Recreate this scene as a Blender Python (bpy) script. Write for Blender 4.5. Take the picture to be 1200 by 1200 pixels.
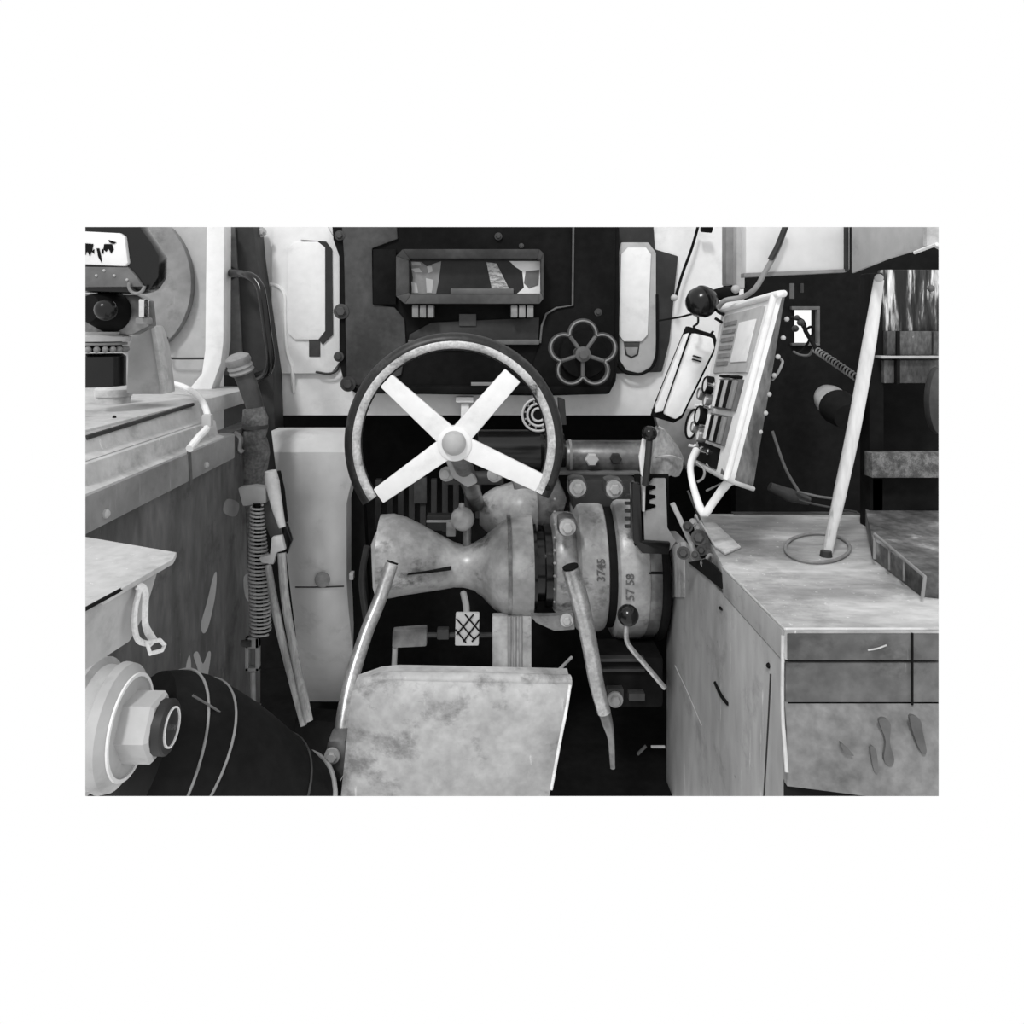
import bpy, bmesh, math, random
from mathutils import Vector, Matrix
random.seed(7)
C = bpy.context.scene.collection
for o in list(bpy.data.objects): bpy.data.objects.remove(o)
PI = math.pi
# ------------------------------------------------------------------ camera, light, exposure
F, CX, CY, ZC = 866.0, 570.0, 385.0, 1.0125       # metres; eye height of the photographer above the hull floor
cd = bpy.data.cameras.new('camera'); cam = bpy.data.objects.new('camera', cd); C.objects.link(cam)
cam.location = (0, 0, ZC); cam.rotation_euler = (PI/2, 0, 0)
cd.sensor_width = 36; cd.lens = F/1200*36; cd.shift_x = (600-CX)/1200; cd.shift_y = -(600-CY)/1200
cd.clip_start = 0.05
bpy.context.scene.camera = cam
w = bpy.data.worlds.new('world'); bpy.context.scene.world = w; w.use_nodes = True
w.node_tree.nodes['Background'].inputs[0].default_value = (1, 1, 1, 1)
w.node_tree.nodes['Background'].inputs[1].default_value = 1.0
sd = bpy.data.lights.new('sun', 'SUN'); sun = bpy.data.objects.new('sun', sd); C.objects.link(sun)
sd.energy = 1.9; sd.angle = math.radians(9)
sun.rotation_euler = Vector((0.30, 0.72, -0.80)).to_track_quat('-Z', 'Y').to_euler()
vs = bpy.context.scene.view_settings
vs.view_transform = 'Standard'; vs.look = 'None'; vs.gamma = 1; vs.exposure = 0.0; vs.use_curve_mapping = False

# ------------------------------------------------------------------ helpers
def P(x, y, Y): return Vector(((x-CX)*Y/F, Y, ZC-(y-CY)*Y/F))
def PX(x, y, X):
    Y = X*F/(x-CX); return P(x, y, Y)
def PZ(x, y, Z):
    Y = (ZC-Z)*F/(y-CY); return P(x, y, Y)
def px(n, Y): return n*Y/F
def sm(p, k=4):                                         # rounds an outline
    o = []; n = len(p)
    for i in range(n):
        a, b, c, d = [Vector(p[(i+j) % n]) for j in (-1, 0, 1, 2)]
        for q in range(k):
            u = q/k; v = 0.5*((2*b)+(c-a)*u+(2*a-5*b+4*c-d)*u*u+(3*b-a-3*c+d)*u**3); o.append((v.x, v.y))
    return o

class MB:
    def __init__(s): s.b = bmesh.new()
    def _merge(s, t):
        me = bpy.data.meshes.new('t'); t.to_mesh(me); t.free(); s.b.from_mesh(me); bpy.data.meshes.remove(me)
    def _bev(s, t, bev, seg=2):
        if bev > 0:
            bmesh.ops.recalc_face_normals(t, faces=t.faces[:])
            es = [e for e in t.edges if len(e.link_faces) == 2 and e.calc_face_angle(0) > 0.6]
            if es: bmesh.ops.bevel(t, geom=es, offset=bev, segments=seg, affect='EDGES', profile=0.6, clamp_overlap=True)
    def prism(s, pts, d, bev=0.0, seg=2):
        t = bmesh.new(); d = Vector(d)
        a = [t.verts.new(p) for p in pts]; c = [t.verts.new(Vector(p)+d) for p in pts]
        n = len(pts)
        t.faces.new(a); t.faces.new(c[::-1])
        for i in range(n): t.faces.new((a[i], c[i], c[(i+1) % n], a[(i+1) % n]))
        bmesh.ops.recalc_face_normals(t, faces=t.faces[:])
        s._bev(t, bev, seg); s._merge(t); return s
    def pp(s, pts, Y, d=0.02, bev=0.002):              # outline facing the driver, thickness away from him
        return s.prism([P(x, y, Y) for x, y in pts], (0, d, 0), bev)
    def rect(s, x0, y0, x1, y1, Y, d=0.02, bev=0.002): return s.pp([(x0, y0), (x1, y0), (x1, y1), (x0, y1)], Y, d, bev)
    def box(s, a, b, bev=0.0):
        return s.prism([(a[0], a[1], a[2]), (b[0], a[1], a[2]), (b[0], a[1], b[2]), (a[0], a[1], b[2])], (0, b[1]-a[1], 0), bev)
    def tube(s, pts, r, n=10, closed=False, smooth=4, flat=1.0, up=(0, 0, 1)):
        pts = [Vector(p) for p in pts]; m = len(pts)
        rs = list(r) if hasattr(r, '__len__') else [r]*m
        if smooth > 1 and m > 2:
            q, rr = [], []
            for i in range(m if closed else m-1):
                p0 = pts[(i-1) % m] if closed or i > 0 else pts[0]*2-pts[1]
                p1 = pts[i]; p2 = pts[(i+1) % m]
                p3 = pts[(i+2) % m] if closed or i+2 < m else p2*2-p1
                for k in range(smooth):
                    u = k/smooth
                    q.append(0.5*((2*p1)+(p2-p0)*u+(2*p0-5*p1+4*p2-p3)*u*u+(3*p1-p0-3*p2+p3)*u**3))
                    rr.append(rs[i]*(1-u)+rs[(i+1) % m]*u)
            if not closed: q.append(pts[-1]); rr.append(rs[-1])
            pts, rs = q, rr; m = len(pts)
        t = bmesh.new(); rings = []; prev = None
        for i in range(m):
            if closed: tg = pts[(i+1) % m]-pts[i-1]
            else: tg = pts[min(i+1, m-1)]-pts[max(i-1, 0)]
            tg.normalize()
            if prev is None:
                u = Vector(up).cross(tg)
                if u.length < 1e-3: u = Vector((1, 0, 0)).cross(tg)
                u.normalize()
            else:
                u = prev-tg*prev.dot(tg); u.normalize()
            prev = u; v = tg.cross(u)
            rings.append([t.verts.new(pts[i]+(u*math.cos(2*PI*k/n)+v*math.sin(2*PI*k/n)*flat)*rs[i]) for k in range(n)])
        for i in range(m if closed else m-1):
            a, b = rings[i], rings[(i+1) % m]
            for k in range(n): t.faces.new((a[k], a[(k+1) % n], b[(k+1) % n], b[k]))
        if not closed: t.faces.new(rings[0][::-1]); t.faces.new(rings[-1])
        bmesh.ops.recalc_face_normals(t, faces=t.faces[:])
        s._merge(t); return s
    def lathe(s, prof, o, ax, n=36, cap=True):
        ax = Vector(ax).normalized(); o = Vector(o)
        u = Vector((0, 0, 1)).cross(ax)
        if u.length < 1e-3: u = Vector((1, 0, 0))
        u.normalize(); v = ax.cross(u)
        t = bmesh.new(); rings = []
        for (h, r) in prof:
            if r < 1e-5: rings.append([t.verts.new(o+ax*h)])
            else: rings.append([t.verts.new(o+ax*h+(u*math.cos(2*PI*k/n)+v*math.sin(2*PI*k/n))*r) for k in range(n)])
        for a, b in zip(rings, rings[1:]):
            if len(a) == 1 and len(b) == 1: continue
            for k in range(n):
                if len(a) == 1: t.faces.new((a[0], b[k], b[(k+1) % n]))
                elif len(b) == 1: t.faces.new((a[k], a[(k+1) % n], b[0]))
                else: t.faces.new((a[k], a[(k+1) % n], b[(k+1) % n], b[k]))
        for rg in (rings[0], rings[-1]):
            if len(rg) > 1 and cap: t.faces.new(rg)
        bmesh.ops.recalc_face_normals(t, faces=t.faces[:])
        s._merge(t); return s
    def ball(s, c, r, sc=(1, 1, 1), n=20):
        t = bmesh.new(); bmesh.ops.create_uvsphere(t, u_segments=n, v_segments=n//2+2, radius=r)
        for v in t.verts: v.co = Vector((v.co.x*sc[0], v.co.y*sc[1], v.co.z*sc[2]))+Vector(c)
        s._merge(t); return s
    def bolt(s, c, r, ax=(0, -1, 0), washer=True):
        if washer: s.lathe([(-r*.4, r*1.5), (r*.2, r*1.5), (r*.2, 0)], c, ax, 20)
        return s.lathe([(0, r*.98), (r*.7, r), (r*.95, r*.8), (r*.95, 0)], c, ax, 6)
    def sheet(s, grid, th):                             # grid of points (rows of equal length), th = offset vector
        t = bmesh.new(); th = Vector(th)
        A = [[t.verts.new(p) for p in row] for row in grid]; B = [[t.verts.new(Vector(p)+th) for p in row] for row in grid]
        R, K = len(grid), len(grid[0])
        for i in range(R-1):
            for j in range(K-1):
                t.faces.new((A[i][j], A[i][j+1], A[i+1][j+1], A[i+1][j])); t.faces.new((B[i][j], B[i+1][j], B[i+1][j+1], B[i][j+1]))
        for i in range(R-1):
            for j in (0, K-1): t.faces.new((A[i][j], A[i+1][j], B[i+1][j], B[i][j]))
        for j in range(K-1):
            for i in (0, R-1): t.faces.new((A[i][j], A[i][j+1], B[i][j+1], B[i][j]))
        bmesh.ops.recalc_face_normals(t, faces=t.faces[:]); s._merge(t); return s
    def loft(s, secs, n=32):                            # secs: list of rings (lists of points)
        t = bmesh.new(); R = [[t.verts.new(p) for p in r] for r in secs]; n = len(R[0])
        for a, b in zip(R, R[1:]):
            for k in range(n): t.faces.new((a[k], a[(k+1) % n], b[(k+1) % n], b[k]))
        t.faces.new(R[0]); t.faces.new(R[-1])
        bmesh.ops.recalc_face_normals(t, faces=t.faces[:]); s._merge(t); return s

def clip(bm, off):                                      # the modelled stretch of hull ends at the photographed stretch
    for co, no in (((0, 0, ZC), (-1, (100-CX)/F, 0)), ((0, 0, ZC), (1, -(1100-CX)/F, 0)),
                   ((0, 0, ZC), (0, -(CY-266)/F, 1)), ((0, 0, ZC), (0, -(933-CY)/F, -1))):
        if not bm.verts: return
        c = Vector(co)-off; n = Vector(no).normalized()
        ds = [(v.co-c).dot(n) for v in bm.verts]
        if max(ds) <= 1e-6: continue
        g = bmesh.ops.bisect_plane(bm, geom=bm.verts[:]+bm.edges[:]+bm.faces[:], plane_co=c, plane_no=n, clear_outer=True, dist=1e-6)
        es = [e for e in g['geom_cut'] if isinstance(e, bmesh.types.BMEdge) and e.is_valid and len(e.link_faces) == 1]
        if es:
            try: bmesh.ops.holes_fill(bm, edges=es, sides=0)
            except Exception: pass

def _mesh(name, mb, m, off):
    bm = mb.b
    for v in bm.verts: v.co -= off
    clip(bm, off)
    for f in bm.faces: f.smooth = True
    for e in bm.edges:
        if len(e.link_faces) != 2 or e.calc_face_angle(0) > 0.62: e.smooth = False
    me = bpy.data.meshes.new(name); bm.to_mesh(me); bm.free(); me.materials.append(m)
    return me
def thing(name, label, cat, loc, group=None):
    o = bpy.data.objects.new(name, None); C.objects.link(o); o.location = loc; o.empty_display_size = .05
    o['label'] = label; o['category'] = cat
    if group: o['group'] = group
    return o
def woff(o):
    v = Vector(o.location); p = o.parent
    while p: v += Vector(p.location); p = p.parent
    return v
def part(name, mb, m, par, label=None):
    off = woff(par); me = _mesh(name, mb, m, off)
    if not me.vertices: return None
    o = bpy.data.objects.new(name, me); C.objects.link(o); o.parent = par
    if label: o['label'] = label
    return o
def single(name, mb, m, label=None, cat=None, group=None, kind=None):
    zs = [v.co for v in mb.b.verts]
    off = Vector((sum(v.x for v in zs)/len(zs), sum(v.y for v in zs)/len(zs), min(v.z for v in zs)))
    me = _mesh(name, mb, m, off); o = bpy.data.objects.new(name, me); C.objects.link(o); o.location = off
    if label: o['label'] = label
    if cat: o['category'] = cat
    if group: o['group'] = group
    if kind: o['kind'] = kind
    return o
def struct(name, mb, m): return single(name, mb, m, kind='structure')

def mat(name, c1, c2=None, scale=6, lo=.45, hi=.6, rough=.6, metal=0.0, spec=.3, bump=.0, stretch=(1, 1, 1), detail=6, fine=.12, c3=None, scr=0.0, grime=0.0):
    m = bpy.data.materials.new(name); m.use_nodes = True; nt = m.node_tree; N = nt.nodes; L = nt.links
    b = N['Principled BSDF']; b.inputs['Roughness'].default_value = rough; b.inputs['Metallic'].default_value = metal
    b.inputs['Specular IOR Level'].default_value = spec
    tc = N.new('ShaderNodeTexCoord'); mp = N.new('ShaderNodeMapping'); L.new(tc.outputs['Object'], mp.inputs[0]); mp.inputs['Scale'].default_value = stretch
    mp.inputs['Location'].default_value = (random.random()*9, random.random()*9, random.random()*9)
    n = N.new('ShaderNodeTexNoise'); L.new(mp.outputs[0], n.inputs['Vector']); n.inputs['Scale'].default_value = scale; n.inputs['Detail'].default_value = detail; n.inputs['Roughness'].default_value = .62
    r = N.new('ShaderNodeValToRGB'); L.new(n.outputs[0], r.inputs[0])
    c2 = c1 if c2 is None else c2
    r.color_ramp.elements[0].position = lo; r.color_ramp.elements[0].color = (c1, c1, c1, 1)
    r.color_ramp.elements[1].position = hi; r.color_ramp.elements[1].color = (c2, c2, c2, 1)
    if c3 is not None:
        e = r.color_ramp.elements.new(min(hi+.07, .99)); e.color = (c3, c3, c3, 1)
    n2 = N.new('ShaderNodeTexNoise'); L.new(mp.outputs[0], n2.inputs['Vector']); n2.inputs['Scale'].default_value = scale*9; n2.inputs['Detail'].default_value = 4
    mr = N.new('ShaderNodeMapRange'); L.new(n2.outputs[0], mr.inputs[0]); mr.inputs[1].default_value = .3; mr.inputs[2].default_value = .7
    mr.inputs[3].default_value = 1-fine; mr.inputs[4].default_value = 1+fine
    mx = N.new('ShaderNodeMix'); mx.data_type = 'RGBA'; mx.blend_type = 'MULTIPLY'; mx.inputs[0].default_value = 1
    L.new(r.outputs[0], mx.inputs[6]); L.new(mr.outputs[0], mx.inputs[7]); out = mx.outputs[2]
    def layer(out, sc, st, a0, a1, val, amt):
        m2 = N.new('ShaderNodeMapping'); L.new(tc.outputs['Object'], m2.inputs[0]); m2.inputs['Scale'].default_value = st
        m2.inputs['Rotation'].default_value = (.1, .25, .4); m2.inputs['Location'].default_value = (random.random()*9, 1, 2)
        nn = N.new('ShaderNodeTexNoise'); L.new(m2.outputs[0], nn.inputs['Vector']); nn.inputs['Scale'].default_value = sc; nn.inputs['Detail'].default_value = 8; nn.inputs['Roughness'].default_value = .7
        q = N.new('ShaderNodeMapRange'); L.new(nn.outputs[0], q.inputs[0]); q.inputs[1].default_value = a0; q.inputs[2].default_value = a1; q.inputs[3].default_value = 0; q.inputs[4].default_value = amt
        x = N.new('ShaderNodeMix'); x.data_type = 'RGBA'; L.new(q.outputs[0], x.inputs[0]); L.new(out, x.inputs[6]); x.inputs[7].default_value = (val, val, val, 1)
        return x.outputs[2]
    if grime: out = layer(out, 9, (1, 1, 1.3), .54, .66, .03, grime)
    if scr: out = layer(out, 6, (14, 14, 1.2), .63, .68, min(.85, max(c1, c2)*1.9), scr); out = layer(out, 5, (2, 9, 16), .66, .70, min(c1, c2)*.4, scr)
    L.new(out, b.inputs['Base Color'])
    if bump:
        bp = N.new('ShaderNodeBump'); bp.inputs['Strength'].default_value = bump; bp.inputs['Distance'].default_value = .004
        L.new(n.outputs[0], bp.inputs['Height']); L.new(bp.outputs[0], b.inputs['Normal'])
    return m
WHITE = mat('white_paint', .74, .66, 5, .5, .75, .5, fine=.04, grime=.12)
WHITEW = mat('worn_white_paint', .52, .40, 9, .45, .7, .55, fine=.08, bump=.1, c3=.26, scr=.5, grime=.35)
PALE = mat('pale_grey_paint', .42, .35, 4, .4, .65, .55, fine=.07, grime=.25)
PALEW = mat('worn_pale_paint', .52, .33, 7, .42, .6, .55, fine=.16, stretch=(1, 1, .35), bump=.15, scr=.6, grime=.5)
LG = mat('light_grey_paint', .26, .17, 5, .4, .65, .5, fine=.1, scr=.3, grime=.4)
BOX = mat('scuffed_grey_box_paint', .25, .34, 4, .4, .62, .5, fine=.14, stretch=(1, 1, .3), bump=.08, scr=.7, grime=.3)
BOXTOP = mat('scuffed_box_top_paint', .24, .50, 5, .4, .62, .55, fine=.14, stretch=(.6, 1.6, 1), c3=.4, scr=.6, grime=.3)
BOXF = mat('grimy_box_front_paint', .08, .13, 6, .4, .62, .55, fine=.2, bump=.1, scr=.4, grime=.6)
MG = mat('mid_grey_paint', .12, .08, 5, .4, .6, .6, fine=.18, bump=.1)
WALL = mat('streaked_grey_wall_paint', .075, .13, 6, .40, .58, .6, fine=.22, stretch=(1, 1, .35), c3=.17, bump=.1, scr=.6, grime=.6)
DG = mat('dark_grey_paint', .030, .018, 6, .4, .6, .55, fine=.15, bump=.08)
DG2 = mat('scuffed_dark_grey_paint', .06, .03, 7, .4, .6, .6, fine=.15)
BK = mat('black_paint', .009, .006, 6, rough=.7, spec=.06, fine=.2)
BKG = mat('gloss_black', .007, .005, 6, rough=.2, spec=.35, fine=.1)
RIM = mat('black_wheel_rubber', .014, .03, 30, .5, .62, .4, spec=.3, fine=.3)
GRIP = mat('worn_pale_wheel_grip', .50, .34, 22, .45, .62, .4, fine=.25, c3=.05, grime=.8)
STEEL = mat('greasy_steel', .20, .09, 8, .4, .62, .35, metal=.5, spec=.5, fine=.2, c3=.05, grime=.8)
CAST = mat('oily_cast_grey_paint', .22, .38, 8, .40, .56, .32, spec=.5, fine=.12, bump=.05, c3=.32, grime=.9)
ROD = mat('worn_bare_metal', .46, .30, 20, .4, .62, .32, metal=.6, spec=.5, fine=.2, scr=.5, grime=.4)
CHR = mat('bright_metal', .7, .6, 12, rough=.18, metal=1.0, fine=.1)
LEA = mat('scuffed_pale_leather', .25, .40, 8, .36, .62, .6, fine=.12, bump=.2, c3=.28, scr=.35, grime=.6)
CLOTH = mat('dark_wrapping_cloth', .09, .16, 18, .4, .6, .85, spec=.1, fine=.3, bump=.6)
TAPE = mat('pale_webbing', .72, .6, 40, rough=.8, spec=.1, fine=.1)
WOOD = mat('worn_wood', .24, .40, 12, .4, .6, .65, fine=.2, stretch=(3, 3, .4))
STAIN = mat('peeling_streaked_paint', .010, .05, 9, .47, .54, .6, fine=.35, stretch=(5, 1, .5), c3=.6)
STAIN2 = mat('patchy_stained_paint', .05, .11, 9, .42, .58, .6, fine=.35, stretch=(3, 1, 1), c3=.6, grime=.7)
SPECK = mat('speckled_grey_panel', .06, .16, 60, .42, .6, .7, fine=.35)
GRIME = mat('grimy_dark_top', .05, .13, 9, .42, .58, .6, fine=.35, c3=.28)
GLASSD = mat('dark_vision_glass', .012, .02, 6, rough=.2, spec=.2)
PIN = mat('worn_white_pole_paint', .62, .55, 16, .5, .62, .5, fine=.1, stretch=(1, 1, .2), c3=.05)

def bolts(par, lst, m=LG, name='bolt', washer=True):
    for x, y, Y, r in lst: part(name, MB().bolt(P(x, y, Y), px(r, Y), washer=washer), m, par)

# ------------------------------------------------------------------ setting
struct('floor', MB().box((-1.4, .4, -.05), (1.5, 2.3, 0)), BK)
struct('wall_front', MB().rect(225, 200, 872, 487, 1.9, .05, .003), WHITE)
struct('wall_nose', MB().box((-1.4, 2.2, -.05), (1.7, 2.24, .85)).box((-1.4, 1.95, .78), (.62, 2.2, .80)), BK)
struct('wall_left', MB().box((-.56, .45, -.05), (-.52, 1.70, .80)), WALL)
b = MB().rect(-60, 180, 268, 540, 1.82, .04, 0); struct('wall_sponson', b, PALE)
b = MB().pp([(262, 230), (294, 230), (300, 300), (320, 440), (324, 560), (262, 560)], 1.8, .08, .002); struct('wall_left_corner', b, DG)
b = MB().pp([(263, 230), (273, 230), (285, 440), (263, 440)], 1.79, .009, .001); struct('trim_1', b, MG)
# right rear bulkhead with a small bright opening
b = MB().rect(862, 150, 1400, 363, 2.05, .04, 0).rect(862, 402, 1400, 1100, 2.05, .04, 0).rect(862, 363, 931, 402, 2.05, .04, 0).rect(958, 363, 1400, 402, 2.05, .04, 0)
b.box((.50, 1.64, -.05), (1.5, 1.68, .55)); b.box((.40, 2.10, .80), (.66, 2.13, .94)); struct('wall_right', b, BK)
b = MB()
b.rect(928, 359, 961, 363, 2.035, .014, .001).rect(928, 402, 961, 405, 2.035, .014, .001).rect(958, 363, 961, 402, 2.035, .014, .001)
struct('window_1', b, MG)
# white pillar on the left
b = MB().pp([(242, 230), (263, 230), (262, 400), (259, 425), (248, 456), (236, 478), (222, 480), (208, 466), (222, 455), (236, 438), (240, 410)], 1.72, .05, .004)
struct('trim_2', b, WHITE)

struct('trim_3', MB().pp([(766, 480), (856, 480), (826, 540), (806, 552), (790, 520), (772, 504)], 1.84, .03, .003), LG)
# ------------------------------------------------------------------ sponson panel disc
t = thing('round_cover', 'large grey round cover on the pale panel behind the dial instrument', 'cover', P(164, 410, 1.8))
part('cover_plate', MB().pp([(164+60*math.cos(a*PI/24), 332+80*math.sin(a*PI/24)) for a in range(48)], 1.795, .025, .002), LG, t)
part('sealing_strip', MB().tube([P(196, 395, 1.79), P(191, 408, 1.79), P(194, 418, 1.79), P(204, 420, 1.79), P(240, 420, 1.79)], px(1.3, 1.8), 8), DG, t)

# ------------------------------------------------------------------ stepped shelf on the left
t = thing('stepped_shelf', 'worn pale stepped steel shelf along the left wall', 'shelf', (-.55, 1.2, .75))
part('flange', MB().prism([(-.50, .45, .755), (-.50, .45, .803), (-.53, .45, .806), (-.53, .45, .755)], (0, 1.02, 0), .003), LG, t, 'grey bolted flange below the steps')
part('tread', MB().prism([(-.531, .45, .78), (-.505, .45, .8035), (-.519, .45, .808), (-.524, .45, .835), (-.60, .45, .838), (-.60, .45, .78)], (0, .98, 0), .002), WHITEW, t)
part('tread', MB().prism([(-.532, .45, .836), (-.546, .45, .841), (-.556, .45, .868), (-.65, .45, .870), (-.65, .45, .836)], (0, .97, 0), .002), WHITEW, t)
part('shelf_top', MB().box((-1.3, .45, .84), (-.557, 1.80, .872), .003), WHITEW, t)
part('rubbing_strip', MB().tube([PX(101, 513, -.553), PX(226, 474, -.553)], .0035, 8), DG, t)
for x, y in ((122, 602), (240, 545)):
    part('bolt', MB().lathe([(0, .006), (.004, .006), (.007, .003), (.007, 0)], PX(x, y, -.501), (1, 0, 0), 14), PALE, t)
part('seam_strap', MB().prism([PX(221, 527, -.4985), PX(224, 527, -.4985), PX(226, 569, -.4985), PX(223, 569, -.4985)], (-.003, 0, 0)), MG, t)

# cap on the shelf
t = thing('filler_cap', 'short round white filler cap standing on the stepped shelf', 'cap', (P(134, 470, 1.42)))
part('cap_body', MB().lathe([(0, .030), (.012, .030), (.013, .033), (.026, .033), (.030, .028), (.030, 0)], PZ(133, 472, .872), (0, 0, 1), 28), WHITEW, t)
part('small_plug', MB().ball(PZ(134, 489, .873), .003), BK, t)

# ------------------------------------------------------------------ dial instrument, top left
Y = 1.2
t = thing('dial_instrument', 'black instrument with a bright white dial window, top left corner', 'instrument', P(130, 345, 1.25))
part('case', MB().pp([(60, 200), (140, 200), (166, 268), (178, 284), (187, 300), (186, 325), (176, 340), (160, 344), (60, 341)], Y, .035, .008), BKG, t)
part('lower_strip', MB().pp([(60, 312), (150, 313), (158, 322), (168, 336), (60, 337)], Y-.006, .02, .002), MG, t, 'mid grey riveted strip under the dial')
d = part('dial_window', MB().pp([(60, 269), (140, 273), (146, 277), (150, 308), (146, 312), (60, 308)], Y-.008, .012, .003), WHITE, t, 'bright white dial window')
mk = MB()
for q in ([(97, 285), (109, 286), (108, 292), (105, 300), (102, 294), (98, 302)], [(113, 291), (116, 291), (118, 300), (119, 308), (115, 301)],
          [(122, 286), (131, 286), (133, 292), (130, 297), (127, 291), (124, 295), (121, 292)], [(127, 281), (136, 284), (133, 286), (128, 284)], [(119, 292), (121, 292), (121, 297), (119, 297)], [(107, 295), (110, 292), (110, 297)]):
    mk.pp(q, Y-.0095, .002, 0)
part('dial_marks', mk, BK, d)
for x, y in ((113, 323), (134, 323), (122, 317), (149, 328)): part('rivet', MB().ball(P(x, y, Y-.006), px(1.8, Y)), PALE, t)
part('latch_ring', MB().tube([P(160+9*math.cos(a), 335+9*math.sin(a), Y-.01) for a in [0.3*k for k in range(13)]], px(2, Y), 8, smooth=1), LG, t)
t = thing('knob_bracket', 'mottled grey bracket with a shiny black ball knob under the dial instrument', 'bracket', P(130, 395, 1.25))
part('backing_plate', MB().pp([(60, 343), (160, 345), (172, 352), (175, 382), (155, 392), (60, 392)], 1.24, .03, .004), STEEL, t)
part('knob_socket', MB().lathe([(0, px(24, Y)), (.012, px(26, Y)), (.03, px(22, Y)), (.055, px(16, Y))], P(136, 366, 1.25), (-.35, -1, .1), 30), BK, t)
part('ball_knob', MB().ball(P(124, 363, 1.19), px(13, 1.19)), BKG, t, 'shiny black ball knob')
part('catch', MB().rect(162, 350, 169, 372, 1.2, .02, .003), CHR, t, 'small bright metal catch')
part('catch_foot', MB().rect(158, 372, 173, 380, 1.21, .02, .003), LG, t)
t = thing('notched_ring_mount', 'notched round mount with black drum beneath the knob bracket on the shelf', 'instrument', P(122, 455, 1.3))
part('top_ring', MB().lathe([(0, px(34, 1.25)), (.008, px(36, 1.25)), (.012, px(28, 1.25)), (.016, px(30, 1.25))], P(115, 400, 1.25), (0, 0, 1), 36), PALE, t)
part('dark_collar', MB().lathe([(0, px(28, 1.25)), (.022, px(28, 1.25))], P(112, 412, 1.25), (0, 0, 1), 30), BK, t)
nb = MB().lathe([(0, px(34, 1.25)), (.004, px(34, 1.25))], P(112, 404, 1.25), (0, 0, 1), 36)
for k in range(24):
    a = 2*PI*k/24; c0 = P(112, 409, 1.25); nb.ball(c0+Vector((math.cos(a), math.sin(a), 0))*px(33, 1.25), .0055, n=8)
part('notched_ring', nb, LG, t)
part('drum', MB().lathe([(0, px(30, 1.25)), (.05, px(30, 1.25)), (.054, px(26, 1.25))], P(115, 452, 1.25), (0, 0, 1), 30), BKG, t)
t = thing('sloping_bracket', 'tall smooth pale grey sloping bracket beside the black drum', 'bracket', P(170, 463, 1.35))
part('bracket_face', MB().pp([(154, 384), (178, 381), (186, 405), (193, 462), (147, 462), (149, 415)], 1.33, .05, .006), PALE, t)
part('raised_edge', MB().pp([(176, 382), (181, 382), (195, 461), (188, 462)], 1.322, .03, .003), WHITEW, t)

# hose, left
t = thing('white_hose', 'white flexible hose curling off the end of the stepped shelf', 'hose', P(225, 500, 1.48))
part('hose_tube', MB().tube([P(193, 449, 1.55), P(212, 452, 1.53), P(232, 464, 1.42), P(242, 482, 1.32), P(243, 500, 1.27), P(233, 512, 1.21), P(222, 526, 1.17)], [px(3.4, 1.5)]*7, 10), WHITE, t)
part('hose_clip', MB().rect(236, 486, 247, 500, 1.26, .012, .002), PALE, t)

# ------------------------------------------------------------------ grab handle, corner
t = thing('grab_handle', 'black bent tube grab handle beside the white pillar', 'handle', P(300, 440, 1.68))
part('handle_tube', MB().tube([P(270, 320, 1.76), P(290, 322, 1.68), P(303, 333, 1.66), P(308, 352, 1.65), P(313, 390, 1.65), P(317, 420, 1.65), P(313, 436, 1.67), P(301, 441, 1.76)], px(5.2, 1.66), 12), BKG, t)
part('mounting_foot', MB().lathe([(0, px(8, 1.76)), (.01, px(8, 1.76))], P(270, 320, 1.78), (0, -1, 0), 16), DG, t)
part('mounting_foot', MB().lathe([(0, px(8, 1.76)), (.01, px(8, 1.76))], P(301, 441, 1.78), (0, -1, 0), 16), DG, t)
t = thing('thin_stay_rod', 'thin dark stay rod running down beside the white front plate', 'rod', P(308, 340, 1.86))
part('rod', MB().tube([P(296, 262, 1.87), P(303, 275, 1.87), P(309, 340, 1.87)], px(1.5, 1.87), 8), BK, t)
part('end_fitting', MB().bolt(P(306, 272, 1.85), px(4, 1.85)).bolt(P(300, 280, 1.86), px(2.6, 1.85)), PALE, t)

# ------------------------------------------------------------------ left white slot plate
t = thing('left_slot_plate', 'white plate with a tall slot cover left of the black visor plate', 'plate', P(355, 470, 1.88))
part('base_plate', MB().pp([(322, 230), (372, 230), (385, 268), (398, 288), (398, 425), (388, 438), (318, 438), (318, 300)], 1.885, .015, .004), WHITE, t)
part('slot_cover', MB().pp([(345, 284), (372, 283), (381, 290), (381, 388), (373, 398), (345, 398), (337, 390), (337, 292)], 1.879, .01, .001), WHITE, t)
part('slot_painted_shadow', MB().pp([(352, 281), (382, 283), (389, 292), (390, 392), (378, 404), (374, 398), (381, 388), (381, 290), (372, 284)], 1.881, .005, 0), DG, t, 'dark painted shadow strip along the slot')  # dark strip stands in for the shadow beside the slot cover
part('slot_pocket', MB().rect(362, 397, 375, 418, 1.882, .006, .001), DG2, t, 'small dark pocket under the slot')
part('lower_lip', MB().tube([P(370, 436, 1.88), P(385, 438, 1.88), P(395, 434, 1.88), P(398, 425, 1.88)], px(1.3, 1.88), 8), DG, t)
part('pressed_ridge', MB().tube([P(304, 334, 1.902), P(322, 334, 1.887), P(333, 345, 1.887), P(334, 370, 1.887), P(336, 410, 1.887), P(341, 425, 1.887), P(343, 436, 1.888), P(344, 460, 1.902)], px(2.5, 1.88), 8), WHITE, t)

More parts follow.
